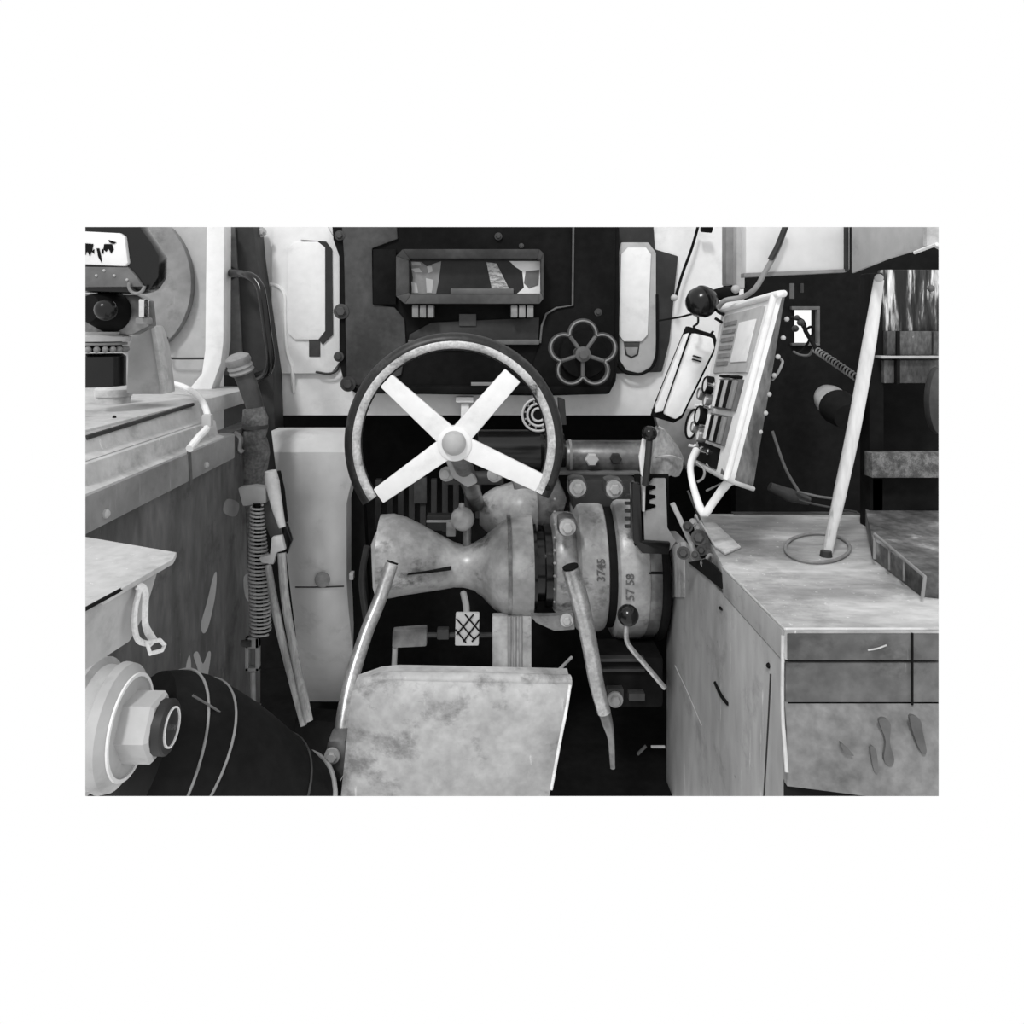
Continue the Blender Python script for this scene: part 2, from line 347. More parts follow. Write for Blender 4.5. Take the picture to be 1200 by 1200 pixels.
# ------------------------------------------------------------------ visor plate
t = thing('visor_plate', 'big black armoured visor plate in the middle of the front wall', 'plate', P(555, 466, 1.85))
part('base_plate', MB().pp([(386, 230), (726, 230), (726, 400), (722, 447), (714, 462), (640, 464), (416, 461), (404, 452), (398, 430), (397, 300), (390, 280)], 1.845, .05, .006), BK, t)
part('left_plate', MB().pp([(398, 232), (462, 232), (466, 280), (436, 291), (437, 357), (462, 360), (474, 374), (476, 408), (470, 440), (420, 452), (406, 446), (403, 300)], 1.838, .012, .003), DG2, t, 'scuffed dark grey plate left of the vision port')
part('right_plate', MB().pp([(672, 232), (722, 232), (720, 440), (714, 455), (640, 456), (620, 440), (632, 405), (636, 374), (646, 362), (672, 360)], 1.838, .012, .003), BK, t)
part('raised_edge', MB().tube([P(672, 262, 1.835), P(671, 358, 1.835), P(652, 361, 1.835), P(640, 368, 1.835), P(635, 382, 1.835), P(633, 402, 1.835)], px(1.3, 1.83), 8, smooth=1), MG, t)
part('dark_recess', MB().rect(437, 292, 464, 357, 1.832, .01, .002), BK, t)
part('lower_panel', MB().pp([(505, 378), (632, 372), (631, 402), (478, 402), (480, 392)], 1.836, .012, .002), DG, t)
part('lip_bar', MB().pp([(478, 398), (632, 398), (632, 404), (478, 404)], 1.826, .02, .003), MG, t, 'lighter grey lip bar under the vision port')
part('name_plate', MB().rect(538, 368, 558, 382, 1.832, .006, .001), DG2, t)
part('bottom_lip', MB().pp([(416, 452), (716, 453), (712, 462), (420, 461)], 1.83, .02, .004), BK, t)
part('edge_clip', MB().rect(552, 448, 592, 452, 1.825, .008, .001), LG, t)
bolts(t, [(400, 365, 1.838, 6), (397, 418, 1.838, 4), (408, 450, 1.838, 6), (398, 276, 1.838, 4), (584, 277, 1.84, 3), (611, 288, 1.84, 2), (701, 366, 1.838, 3)], DG2)
t = thing('vision_port', 'rectangular vision port with thick dark frame set in the visor plate', 'vision port', P(550, 375, 1.79))
fr = MB()
O = [(472, 292), (632, 292), (637, 297), (637, 350), (632, 356), (474, 356), (464, 347), (464, 300)]; I = [(480, 303), (630, 303), (634, 305), (634, 343), (632, 345), (482, 345), (479, 343), (479, 305)]
for i in range(8):
    j = (i+1) % 8; fr.prism([P(*O[i], 1.79), P(*O[j], 1.79), P(*I[j], 1.795), P(*I[i], 1.795)], (0, .05, 0), .0015)
part('frame', fr, DG2, t)
g = part('glass', MB().rect(478, 302, 635, 346, 1.828, .008, 0), GLASSD, t, 'dark glass with pale mirrored shapes')  # mirrored shapes and daylight below are thin coloured pieces laid on the glass
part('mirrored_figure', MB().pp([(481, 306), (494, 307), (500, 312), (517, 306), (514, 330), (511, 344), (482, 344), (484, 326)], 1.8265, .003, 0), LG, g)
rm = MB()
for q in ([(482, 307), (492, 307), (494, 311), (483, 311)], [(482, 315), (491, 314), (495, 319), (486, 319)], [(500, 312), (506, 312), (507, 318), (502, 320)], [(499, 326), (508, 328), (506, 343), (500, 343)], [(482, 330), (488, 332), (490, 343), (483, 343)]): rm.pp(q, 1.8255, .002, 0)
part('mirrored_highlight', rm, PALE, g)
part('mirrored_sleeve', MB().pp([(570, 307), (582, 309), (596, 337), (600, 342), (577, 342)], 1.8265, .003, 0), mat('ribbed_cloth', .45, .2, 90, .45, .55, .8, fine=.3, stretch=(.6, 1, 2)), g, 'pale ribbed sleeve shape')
part('mirrored_daylight', MB().pp([(597, 306), (633, 306), (634, 344), (606, 344), (614, 337), (612, 318), (603, 312)], 1.8265, .003, 0), WHITE, g, 'white piece painted as mirrored daylight')
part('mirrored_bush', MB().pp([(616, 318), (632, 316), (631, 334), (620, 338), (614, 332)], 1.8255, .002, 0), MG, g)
part('sill', MB().rect(528, 338, 602, 345, 1.815, .014, .002), MG, t)
for x0, x1 in ((482, 509), (598, 626)):
    hb = MB(); n = 3
    for k in range(3):
        hb.rect(x0+k*(x1-x0)/3+.8, 358, x0+(k+1)*(x1-x0)/3-.8, 372, 1.80, .04, .002)
    part('hinge', hb, LG, t, 'light grey hinge under the frame')

# right slot
t = thing('right_slot_plate', 'dark plate with a tall bright octagonal slot cover right of the visor', 'plate', P(748, 440, 1.86))
part('base_plate', MB().pp([(722, 230), (764, 230), (768, 292), (795, 300), (785, 400), (776, 436), (722, 438)], 1.885, .014, .004), DG, t)
part('pressed_surround', MB().pp([(728, 284), (760, 284), (769, 296), (769, 415), (763, 430), (750, 438), (734, 434), (726, 422), (724, 300)], 1.872, .014, .003), PALE, t, 'pale pressed surround')
part('slot_cover', MB().pp([(736, 290), (757, 290), (763, 298), (759, 392), (752, 400), (731, 400), (725, 392), (728, 298)], 1.866, .01, .001), WHITE, t, 'bright white octagonal cover')
part('slot_pocket', MB().pp([(731, 401), (750, 401), (748, 416), (740, 420), (733, 416)], 1.870, .006, .001), DG2, t)
part('pocket_block', MB().pp([(733, 407), (748, 407), (746, 415), (740, 418), (735, 415)], 1.868, .006, .001), LG, t)
part('seal', MB().tube([P(770, 345, 1.87), P(770, 410, 1.87), P(765, 429, 1.87), P(752, 438, 1.87), P(734, 437, 1.87), P(724, 428, 1.87)], px(1.7, 1.87), 8), BK, t)

# ------------------------------------------------------------------ five-lobed handwheel
Y = 1.72
t = thing('lobed_handwheel', 'dark five lobed metal handwheel on the right of the visor plate', 'handwheel', P(683, 455, Y))
pts = []
for k in range(90):
    a = 2*PI*k/90; d_ = Vector((math.cos(a), math.sin(a))); best = 0
    for l in range(5):
        la = PI/2+l*2*PI/5; c = Vector((math.cos(la), math.sin(la)))*23.5
        bq = d_.dot(c); disc = bq*bq-(c.dot(c)-15.5**2)
        if disc > 0: best = max(best, bq+math.sqrt(disc))
    pts.append(P(683+d_.x*best, 415-d_.y*best, Y))
part('rim', MB().tube(pts, px(3.0, Y), 10, closed=True, smooth=1), DG2, t)
part('rim_edge', MB().tube([p+Vector((0, -px(2.4, Y), 0)) for p in pts], px(1.1, Y), 8, closed=True, smooth=1), LG, t, 'rubbed bright edge of the rim')
part('hub', MB().lathe([(-.08, px(7, Y)), (0, px(9, Y)), (.008, px(9, Y)), (.010, px(5, Y)), (.018, px(5, Y)), (.018, 0)], P(683, 415, Y), (0, -1, 0), 20), MG, t)
for l in range(5):
    la = PI/2+PI/5+l*2*PI/5
    part('spoke', MB().tube([P(683+8*math.cos(la), 415-8*math.sin(la), Y), P(683+30*math.cos(la), 415-30*math.sin(la), Y)], px(2.4, Y), 8), MG, t)
part('mounting_disc', MB().lathe([(0, px(30, 1.8)), (.02, px(28, 1.8))], P(683, 415, 1.838), (0, -1, 0), 30), BK, t)

# ------------------------------------------------------------------ nose machinery behind the wheel
t = thing('steering_gearbox', 'dark steering gearbox under the front wall behind the wheel', 'gearbox', P(600, 640, 1.8))
part('body', MB().lathe([(0, px(20, 1.8)), (.01, px(27, 1.8)), (.16, px(27, 1.8)), (.17, px(22, 1.8)), (.22, px(22, 1.8))], P(556, 530, 1.82), (1, 0, 0), 30), BKG, t)
part('end_dome', MB().loft([[P(562+6*i, 600, 1.78)+Vector((0, math.cos(a)*px(r, 1.8), math.sin(a)*px(r, 1.8))) for a in [2*PI*k/28 for k in range(28)]] for i, r in enumerate((14, 21, 25, 28, 30, 32, 34, 36, 37, 37, 36, 33))]), CAST, t, 'pale oily dome of the gearbox')
part('flat_flange', MB().pp([(600, 562), (655, 560), (665, 585), (655, 620), (610, 612)], 1.74, .03, .006), STEEL, t)
for k, x in enumerate(range(440, 560, 13)): part('rib', MB().rect(x, 562, x+7, 625-random.random()*20, 1.98, .02, .002), DG, t)
part('inspection_plate', MB().rect(485, 560, 500, 590, 1.97, .02, .002), DG2, t)
part('side_block', MB().rect(500, 604, 530, 622, 1.86, .03, .003), DG, t)
t = thing('breather_cap', 'round pale breather cap with thin side pipe above the shaft casing', 'cap', P(542, 640, 1.68))
part('stem', MB().lathe([(0, px(5, 1.68)), (.07, px(5, 1.68))], P(547, 645, 1.68), (0, 0, 1), 14), STEEL, t)
part('dome', MB().ball(P(542, 608, 1.67), px(14, 1.67)), CAST, t)
part('tip', MB().lathe([(0, px(4, 1.67)), (.012, px(3, 1.67))], P(541, 596, 1.67), (0, 0, 1), 12), CAST, t)
part('pipe', MB().tube([P(500, 611, 1.68), P(520, 611, 1.67), P(534, 611, 1.66), P(540, 618, 1.66)], px(1.6, 1.67), 8), LG, t)
part('side_port', MB().rect(523, 613, 534, 629, 1.69, .02, .003), LG, t)

# steering column
t = thing('steering_column', 'stubby steering column bracket with two bolts under the wheel hub', 'column', P(555, 600, 1.6))
part('shaft', MB().tube([P(534, 522, 1.37), P(548, 560, 1.55), P(558, 590, 1.75)], px(11, 1.5), 16), STEEL, t)
part('bracket', MB().pp([(520, 535), (538, 532), (560, 566), (548, 572), (530, 560)], 1.48, .03, .005), PALE, t)
part('cross_bar', MB().tube([P(520, 560, 1.56), P(590, 560, 1.56)], px(8, 1.55), 12), DG, t)
for x, y in ((525, 555), (581, 556)):
    part('bolt', MB().lathe([(0, px(8.5, 1.5)), (.012, px(8.5, 1.5)), (.013, px(6, 1.5)), (.02, px(5, 1.5)), (.02, 0)], P(x, y, 1.5), (-.3, -1, .1), 20), PALE, t)
t = thing('tee_fastener', 'white tee-shaped fastener on the white band above the wheel hub', 'fastener', P(545, 500, 1.87))
part('head', MB().rect(534, 465, 555, 472, 1.85, .03, .003), WHITE, t)
part('stem', MB().rect(540, 472, 550, 500, 1.86, .02, .003), WHITE, t)

# round dial behind rim
t = thing('ringed_dial', 'round dial with concentric pale rings half behind the wheel rim', 'dial', P(630, 507, 1.6))
part('case', MB().lathe([(0, px(20, 1.6)), (.03, px(21, 1.6)), (.03, 0)], P(631, 486, 1.62), (0, -1, 0), 36), BK, t)
for r in (19, 13, 7.5):
    part('ring', MB().tube([P(631+r*math.cos(a*PI/18), 486+r*math.sin(a*PI/18), 1.588) for a in range(36)], px(1.5, 1.6), 6, closed=True, smooth=1), PALE, t)
for k in range(12):
    a = k*PI/6+.2
    part('tick', MB().tube([P(631+13.5*math.cos(a), 486+13.5*math.sin(a), 1.588), P(631+17*math.cos(a), 486+17*math.sin(a), 1.588)], px(1.2, 1.6), 6), LG, t)
part('mounting_tab', MB().pp([(654, 466), (662, 468), (664, 498), (656, 498)], 1.62, .02, .002), DG, t)

# horizontal cylinder
t = thing('horizontal_cylinder', 'dark grey horizontal cylinder with two bolts below the white band', 'cylinder', P(708, 555, 1.8))
part('barrel', MB().lathe([(0, px(18, 1.78)), (.006, px(19, 1.78)), (px(98, 1.78), px(19, 1.78))], P(663, 535, 1.78), (1, 0, 0), 40), STEEL, t)
part('end_band', MB().lathe([(0, px(20, 1.78)), (.006, px(20, 1.78))], P(666, 535, 1.78), (1, 0, 0), 40), LG, t)
part('shelf_bar', MB().rect(655, 553, 750, 557, 1.73, .06, .002), MG, t)
bolts(t, [(693, 538, 1.735, 8)], PALE, washer=False); bolts(t, [(721, 537, 1.738, 7)], DG, washer=False)

# ------------------------------------------------------------------ gearbox housings
t = thing('transmission_housing', 'large oily grey cast transmission housing with rounded drums right of the shaft casing', 'transmission', P(715, 760, 1.72))
Y0 = 1.72
def drum(x0, x1, yc, r, rr=.012):
    x0, x1 = CX+(x0-CX)*.915, CX+(x1-CX)*.915; yc = CY+(yc-CY)*.985; L_ = px(x1-x0, Y0); R_ = px(r, Y0)
    return MB().lathe([(0, R_*.6), (0, R_-rr), (rr*.35, R_-rr*.3), (rr, R_), (L_-rr, R_), (L_-rr*.35, R_-rr*.3), (L_, R_-rr), (L_, R_*.6)], P(x0, yc, Y0), (1, 0, 0), 48)
part('bearing_collar', drum(652, 684, 662, 57, .015), CAST, t)
part('drum', drum(680, 717, 662, 76, .014), CAST, t)
part('dark_web', drum(715, 727, 662, 72, .003), BK, t)
part('drum', drum(725, 764, 664, 82, .014), CAST, t)
part('edge_flange', drum(760, 778, 666, 78, .004), STEEL, t)
part('dark_web', drum(776, 786, 668, 80, .004), BK, t)
part('top_bridge', MB().pp([(668, 562), (745, 562), (760, 575), (760, 600), (672, 600)], 1.68, .08, .01), DG, t)
for x, y in ((678, 572), (721, 573), (666, 618)):
    lug = part('lug', MB().pp([(x-11, y-9), (x-3, y-12), (x+8, y-10), (x+12, y), (x+8, y+10), (x-3, y+13), (x-11, y+8)], 1.55, .05, .006), STEEL, t)
    part('bolt', MB().bolt(P(x-1, y, 1.547), px(6.5, 1.55)), PALE, lug)
part('ridge', MB().tube([P(742, 566, 1.56), P(742, 600, 1.54), P(742, 632, 1.53), P(752, 648, 1.53)], px(1.6, 1.55), 8), LG, t)
for k in range(5): part('ridge_tooth', MB().rect(733, 580+k*9, 740, 583+k*9, 1.56, .012, .001), DG, t)
for y in range(585, 740, 15):
    a = (y-662)/60
    part('flange_stud', MB().ball(P(650, y, 1.72-px(52*math.cos(max(-1.4, min(1.4, a))), Y0)), px(1.6, 1.65), n=10), PALE, t)
for y in (640, 671, 705, 731): part('flange_seam', MB().rect(760, y, 777, y+2, 1.72-px(78*math.cos((y-666)/84), Y0)-.003, .01, 0), BK, t)
part('dark_joint', MB().lathe([(0, px(50, Y0)), (.012, px(50, Y0)), (.014, px(40, Y0)), (.03, px(40, Y0)), (.032, px(47, Y0)), (.06, px(47, Y0))], P(621, 662, Y0), (1, 0, 0), 40), BKG, t, 'glossy black joint ring')
def txt(s, x, y, Yd, h, name):
    cu = bpy.data.curves.new('t', 'FONT'); cu.body = s; cu.size = h*1.4; cu.extrude = .0012; cu.align_x = 'CENTER'; cu.align_y = 'CENTER'; cu.resolution_u = 2
    o = bpy.data.objects.new('t', cu); C.objects.link(o); dg = bpy.context.evaluated_depsgraph_get()
    me = bpy.data.meshes.new_from_object(o.evaluated_get(dg)); bpy.data.objects.remove(o)
    M = Matrix.Translation(P(x, y, Yd)) @ Matrix.Rotation(PI/2, 4, 'X') @ Matrix.Rotation(PI/2, 4, 'Z')
    me.transform(M); mb = MB(); mb.b.from_mesh(me); return mb
part('cast_number', txt('3745', 705, 668, Y0-px(76, Y0)-.0005, px(10, 1.55), 'n'), MG, t, 'raised cast number 3745')
part('cast_number', txt('57 58', 739, 688, Y0-px(82, Y0)-.0005, px(10, 1.55), 'n'), MG, t, 'raised cast digits')

t = thing('shaft_casing', 'waisted hourglass shaped pale shaft casing behind the steering wheel', 'casing', P(540, 725, 1.7))
secs = []
for x, a, b_ in ((446, 604, 700), (460, 603, 698), (475, 607, 695), (490, 614, 693), (505, 622, 691), (520, 630, 689), (532, 636, 687), (543, 639, 687), (555, 637, 690), (566, 631, 698), (578, 621, 710), (590, 612, 719), (600, 607, 722), (612, 605, 722), (623, 605, 721)):
    r = px((b_-a)/2, 1.68); c = P(x, (a+b_)/2, 1.68)
    secs.append([c+Vector((0, math.cos(k*PI/20)*r, math.sin(k*PI/20)*r)) for k in range(40)])
part('waisted_tube', MB().loft(secs), CAST, t)
part('joint_band', MB().lathe([(0, px(58.5, 1.68)), (.008, px(58.5, 1.68))], P(594, 663, 1.68), (1, 0, 0), 40), STEEL, t)
part('side_flare', MB().pp([(434, 640), (440, 624), (458, 612), (462, 640), (456, 690), (444, 718), (436, 690)], 1.66, .06, .008), PALE, t)
part('slit', MB().pp([(466, 672.5), (500, 670.8), (528, 668.5), (500, 672), (466, 675)], 1.60, .03, 0), BK, t)
part('end_pipe', MB().tube([P(430, 640, 1.66), P(424, 680, 1.66), P(430, 730, 1.66)], px(4, 1.66), 10), DG, t)

# brake pedals
t = thing('crosshatched_pedal', 'small pale pedal with crosshatched tread in the middle of the footwell', 'pedal', P(547, 760, 1.5))
pd = part('tread_pad', MB().pp([(534, 719), (562, 719), (561, 757), (533, 757)], 1.5, .012, .003), PALE, t)
cr = MB()
for x0, y0, x1, y1 in ((535, 725, 556, 750), (545, 720, 562, 740), (535, 744, 555, 720), (543, 752, 562, 726), (534, 738, 546, 753), (553, 752, 562, 743)):
    cr.tube([P(x0, y0, 1.4985), P(x1, y1, 1.4985)], px(.9, 1.5), 6)
part('tread_grooves', cr, BK, pd)
part('stem', MB().tube([P(547, 722, 1.51), P(546, 708, 1.53), P(543, 695, 1.56)], px(4, 1.5), 10), LG, t)
t = thing('flat_pedal', 'worn flat grey pedal on a thin upright stalk, left in the footwell', 'pedal', P(466, 800, 1.45))
part('pad', MB().pp([(460, 739), (500, 736), (500, 758), (459, 760)], 1.45, .02, .004), STEEL, t)
part('stalk', MB().tube([P(463, 758, 1.46), P(461, 800, 1.46), P(459, 840, 1.46)], px(3.2, 1.46), 10), LG, t)
t = thing('ribbed_upright', 'pale ribbed upright plate under the shaft casing', 'plate', P(600, 800, 1.6))
part('upright', MB().rect(577, 722, 623, 830, 1.6, .02, .003), CAST, t)
for x in (597, 603, 610): part('rib', MB().tube([P(x, 722, 1.598), P(x, 788, 1.598)], px(2.2, 1.6), 8), LG, t)
part('cross_strip', MB().rect(576, 786, 624, 792, 1.585, .02, .002), PALE, t)
t = thing('cross_link', 'thin dark cross link running behind the pedals', 'rod', P(520, 750, 1.62))
part('link_rod', MB().tube([P(500, 744, 1.62), P(580, 744, 1.62)], px(3, 1.62), 8), DG, t)
part('clevis', MB().rect(512, 738, 526, 750, 1.61, .02, .003), DG2, t)

# bottom right clutter
t = thing('link_clevis', 'dark forked linkage below the transmission housing', 'linkage', P(655, 735, 1.5))
part('fork', MB().pp([(622, 722), (650, 722), (672, 718), (674, 738), (650, 740), (628, 730)], 1.5, .02, .003), STEEL, t)
bolts(t, [(664, 727, 1.495, 5)], PALE)
part('strut', MB().tube([P(642, 798, 1.45), P(670, 770, 1.5)], px(1.8, 1.5), 8), LG, t)
t = thing('floor_brackets', 'dark ribbed casting with bolted feet on the floor right of the seat', 'casting', P(735, 830, 1.5))
part('casting', MB().rect(700, 770, 778, 830, 1.56, .1, .01), BK, t)
for y in (772, 784): part('casting_rib', MB().rect(702, y, 756, y+4, 1.55, .02, .002), DG, t)
part('bolted_foot', MB().rect(712, 808, 731, 822, 1.53, .02, .002), DG2, t)
bolts(t, [(721, 820, 1.525, 6)], LG); part('bolted_foot', MB().rect(737, 813, 756, 822, 1.53, .02, .002), DG2, t)
part('small_lever', MB().tube([P(763, 875, 1.45), P(779, 875, 1.45)], px(1.6, 1.45), 8), LG, t)
part('small_lever', MB().tube([P(747, 884, 1.45), P(757, 874, 1.45)], px(1.8, 1.45), 8), DG2, t)

# ------------------------------------------------------------------ left cowl
rows = []
for y in [505, 512, 530, 560, 590, 620, 650, 680, 710, 740, 765, 785, 800, 812, 822]:
    u = max(0, (y-700)/122)
    xl = 318+ (y-505)*.12; 
    xr = 410 if y < 540 else (410+(570-y)*-.0 if y < 575 else 406)
    if 540 <= y <= 575: xr = 413
    if y > 690: xr = 406+(y-690)*.10
    row = []
    for k in range(9):
        v = k/8; Yd = 1.70-.035*math.sin(PI*v)**.8+.20*u*u
        if y < 520: Yd += (520-y)*.004
        row.append(P(xl+(xr-xl)*v, y, Yd))
    rows.append(row)
t = thing('brake_cowl', 'smooth pale curved cowl panel left of the steering wheel', 'cowl', P(365, 800, 1.75))
part('cowl_panel', MB().sheet(rows, (0, .06, 0)), mat('smooth_pale_cowl_paint', .52, .44, 3, .4, .7, .45, fine=.05, grime=.2, scr=.15), t)
part('seam', MB().tube([P(346, 688, 1.668), P(375, 688, 1.661), P(403, 687, 1.68)], px(.9, 1.66), 6), DG, t)
part('screw', MB().lathe([(0, px(9, 1.66)), (.004, px(9, 1.66)), (.005, px(7, 1.66)), (.005, 0)], P(378, 679, 1.664), (0, -1, 0), 20), LG, t)
part('right_return', MB().pp([(405, 640), (412, 560), (425, 560), (432, 700), (424, 800), (412, 800), (406, 720)], 1.76, .04, .004), BK, t)
part('catch', MB().rect(409, 672, 414, 680, 1.70, .02, .002), PALE, t)

# ------------------------------------------------------------------ wrapped column, left
t = thing('wrapped_column', 'cloth wrapped column with a ribbed pale cap at the end of the shelf', 'column', P(293, 590, 1.6))
part('cap', MB().lathe([(0, px(13, 1.58)), (.004, px(15, 1.58)), (.010, px(13.5, 1.58)), (.014, px(15, 1.58)), (.020, px(13.5, 1.58)), (.026, px(15, 1.58)), (.036, px(14, 1.58)), (.042, px(9, 1.58)), (.042, 0)], P(284, 437, 1.58), (-.25, -.3, 1), 30), LG, t, 'ribbed pale screw cap')
part('neck', MB().tube([P(284, 436, 1.58), P(292, 455, 1.585), P(299, 478, 1.59), P(299, 490, 1.59)], [px(11, 1.58), px(11, 1.58), px(10, 1.58), px(12, 1.58)], 16), DG2, t)
part('wrapping', MB().tube([P(297, 478, 1.59), P(299, 492, 1.59), P(301, 504, 1.59), P(297, 512, 1.59), P(300, 530, 1.6), P(296, 560, 1.61), P(294, 600, 1.62), P(296, 660, 1.63)], [px(q, 1.6) for q in (12, 15, 12, 14, 16, 15, 13, 11)], 18), CLOTH, t)
part('hose_clamp', MB().lathe([(0, px(15, 1.59)), (.008, px(15, 1.59))], P(299, 502, 1.59), (0, 0, 1), 24), DG2, t)
part('flange_bolt', MB().tube([P(274, 508, 1.52), P(281, 514, 1.52), P(280, 526, 1.52), P(284, 531, 1.52)], px(4, 1.52), 8), STEEL, t)

# coil spring
t = thing('coil_spring', 'long pale steel coil spring hanging from a bracket on the left wall', 'spring', P(304, 830, 1.5))
sp = []
for k in range(34*14):
    f = k/(34*14); a = 2*PI*k/14; r = px(6.5+5*min(1, f*2), 1.5)
    c = P(301+4.5*f, 592+150*f, 1.5); sp.append(c+Vector((math.cos(a)*r, math.sin(a)*r, 0)))
part('coil', MB().tube(sp, px(1.3, 1.5), 6, smooth=1), PALE, t)
part('core', MB().tube([P(301, 590, 1.5), P(305, 744, 1.5)], px(4, 1.5), 8), BK, t)
part('wall_bracket', MB().pp([(278, 572), (297, 570), (312, 572), (312, 590), (297, 592), (284, 594)], 1.5, .03, .005), PALE, t)
part('hook', MB().tube([P(301, 742, 1.5), P(296, 747, 1.49), P(297, 752, 1.49)], px(1.5, 1.5), 8), ROD, t)
tb = MB()
tb.rect(287, 748, 291, 787, 1.48, .014, .001).rect(299, 748, 303, 787, 1.48, .014, .001).rect(287, 748, 303, 760, 1.48, .014, .001).rect(287, 783, 303, 787, 1.48, .014, .001)
part('turnbuckle', tb, LG, t)
part('pin', MB().lathe([(0, px(4, 1.48)), (.02, px(4, 1.48)), (.02, 0)], P(283, 754, 1.48), (1, 0, 0), 12), STEEL, t)
part('rod', MB().tube([P(296, 787, 1.485), P(297, 832, 1.485)], px(3.2, 1.485), 10), LG, t)
part('fork_end', MB().pp([(290, 828), (304, 828), (303, 836), (301, 845), (303, 864), (294, 864), (294, 845)], 1.48, .015, .002), STEEL, t)

# lever assembly by the cowl
t = thing('hand_brake_lever', 'tall pale hand brake lever with paddle top beside the coil spring', 'lever', P(350, 860, 1.45))
part('paddle', MB().tube([P(317, 552, 1.5), P(319, 565, 1.5), P(325, 595, 1.49), P(331, 618, 1.48)], [px(7, 1.5), px(8.5, 1.5), px(6.5, 1.5), px(4, 1.5)], 14), WHITEW, t)
part('paddle_back', MB().tube([P(323, 553, 1.515), P(327, 575, 1.515), P(334, 612, 1.505)], [px(6, 1.5), px(7, 1.5), px(4, 1.5)], 12), BK, t)
part('guard_plate', MB().pp([(298, 572), (312, 571), (316, 590), (326, 612), (331, 632), (318, 634), (308, 610)], 1.52, .012, .003), MG, t)
part('release_link', MB().pp([(318, 630), (330, 628), (334, 645), (324, 648), (320, 662), (306, 660), (303, 654), (316, 650)], 1.47, .015, .003), WHITEW, t)
part('dark_link', MB().pp([(331, 612), (336, 614), (342, 634), (336, 650), (331, 636)], 1.485, .015, .002), BKG, t)
part('wooden_bar', MB().tube([P(330, 648, 1.475), P(334, 700, 1.46), P(344, 760, 1.45), P(362, 845, 1.42)], [px(5, 1.46)]*4, 10), WOOD, t)
part('wooden_bar', MB().tube([P(314, 662, 1.475), P(324, 720, 1.455), P(338, 780, 1.445), P(356, 850, 1.42)], [px(4, 1.46), px(5, 1.46), px(4.5, 1.46), px(4, 1.46)], 10), WOOD, t)
part('foot_mount', MB().pp([(345, 842), (395, 846), (395, 856), (380, 933), (345, 990), (330, 930)], 1.43, .05, .01), BK, t)

# ------------------------------------------------------------------ steering wheel
Y = 1.36; cx, cy, R_ = 532, 519, 120
t = thing('steering_wheel', 'white four spoke steering wheel with black rim open at the bottom', 'steering wheel', P(532, 585, Y))
ar = [math.radians(-30+244*k/60) for k in range(61)]
def ring(r, dy): return [P(cx+r*math.cos(a), cy-r*math.sin(a)*1.01, Y+dy) for a in ar]
part('rim', MB().tube(ring(118, 0), px(10.5, Y), 16, smooth=1), RIM, t)
part('rim_grip', MB().tube(ring(115.5, -px(5.0, Y)), px(6.2, Y), 14, smooth=1), GRIP, t, 'pale worn face of the rim')
def spoke(x0, y0, x1, y1, w0, w1):
    d = Vector((x1-x0, y1-y0)).normalized(); n = Vector((-d.y, d.x))
    q = [(x0+n.x*w0, y0+n.y*w0), (x1+n.x*w1, y1+n.y*w1), (x1-n.x*w1, y1-n.y*w1), (x0-n.x*w0, y0-n.y*w0)]
    return MB().pp(q, Y-.012, .012, .003)
for x1, y1, w1 in ((452, 446, 9), (601, 440, 11), (443, 582, 9), (636, 568, 10)):
    part('spoke', spoke(532+(x1-532)*.12, 519+(y1-519)*.12, x1, y1, 13, w1+1), WHITE, t)
part('hub', MB().lathe([(-.03, px(18, Y)), (0, px(21, Y)), (.014, px(20, Y)), (.017, px(17, Y)), (.017, 0)], P(533, 519, Y), (0, -1, 0), 36), WHITE, t)
part('hub_cap', MB().lathe([(0, px(14, Y)), (.006, px(14, Y)), (.014, px(11.5, Y)), (.02, px(6.5, Y)), (.022, 0)], P(532, 519, Y-.017), (0, -1, 0), 30), PALE, t)
part('rim_stud', MB().ball(P(642, 572, Y-.02), px(3, Y)), BK, t)

# ------------------------------------------------------------------ steering levers
t = thing('left_steering_lever', 'bare metal tube lever rising left of the seat', 'lever', P(394, 900, 1.12))
part('tube', MB().tube([P(459, 661, 1.3), P(446, 700, 1.28), P(428, 745, 1.25), P(411, 800, 1.21), P(402, 850, 1.17), P(398, 895, 1.13)], [px(q, 1.25) for q in (8, 8, 8, 8.5, 9, 9)], 16), ROD, t)
part('tube_mouth', MB().lathe([(0, px(7, 1.3)), (.003, px(7, 1.3))], P(459.4, 660.2, 1.3), P(459, 661, 1.3)-P(446, 700, 1.28), 16), BK, t)
part('foot_block', MB().pp([(384, 868), (405, 868), (408, 900), (396, 922), (384, 915), (380, 890)], 1.12, .04, .006), STEEL, t)
bolts(t, [(389, 886, 1.115, 6)], PALE)
t = thing('right_steering_lever', 'bare metal tube lever rising right of the seat in front of the transmission', 'lever', P(717, 866, 1.4))
part('tube', MB().tube([P(669, 666, 1.38), P(680, 705, 1.38), P(690, 750, 1.38), P(699, 800, 1.38), P(708, 835, 1.38)], [px(q, 1.38) for q in (10.5, 10.5, 9.5, 9, 8)], 16), ROD, t)
part('tapered_foot', MB().tube([P(706, 826, 1.385), P(712, 848, 1.385), P(716, 866, 1.385), P(718, 900, 1.385)], [px(q, 1.38) for q in (8, 6.5, 4, 3)], 12), STEEL, t)
part('tube_mouth', MB().lathe([(0, px(9.5, 1.38)), (.003, px(9.5, 1.38))], P(668.6, 665, 1.38), P(669, 666, 1.38)-P(680, 705, 1.38), 16), BK, t)

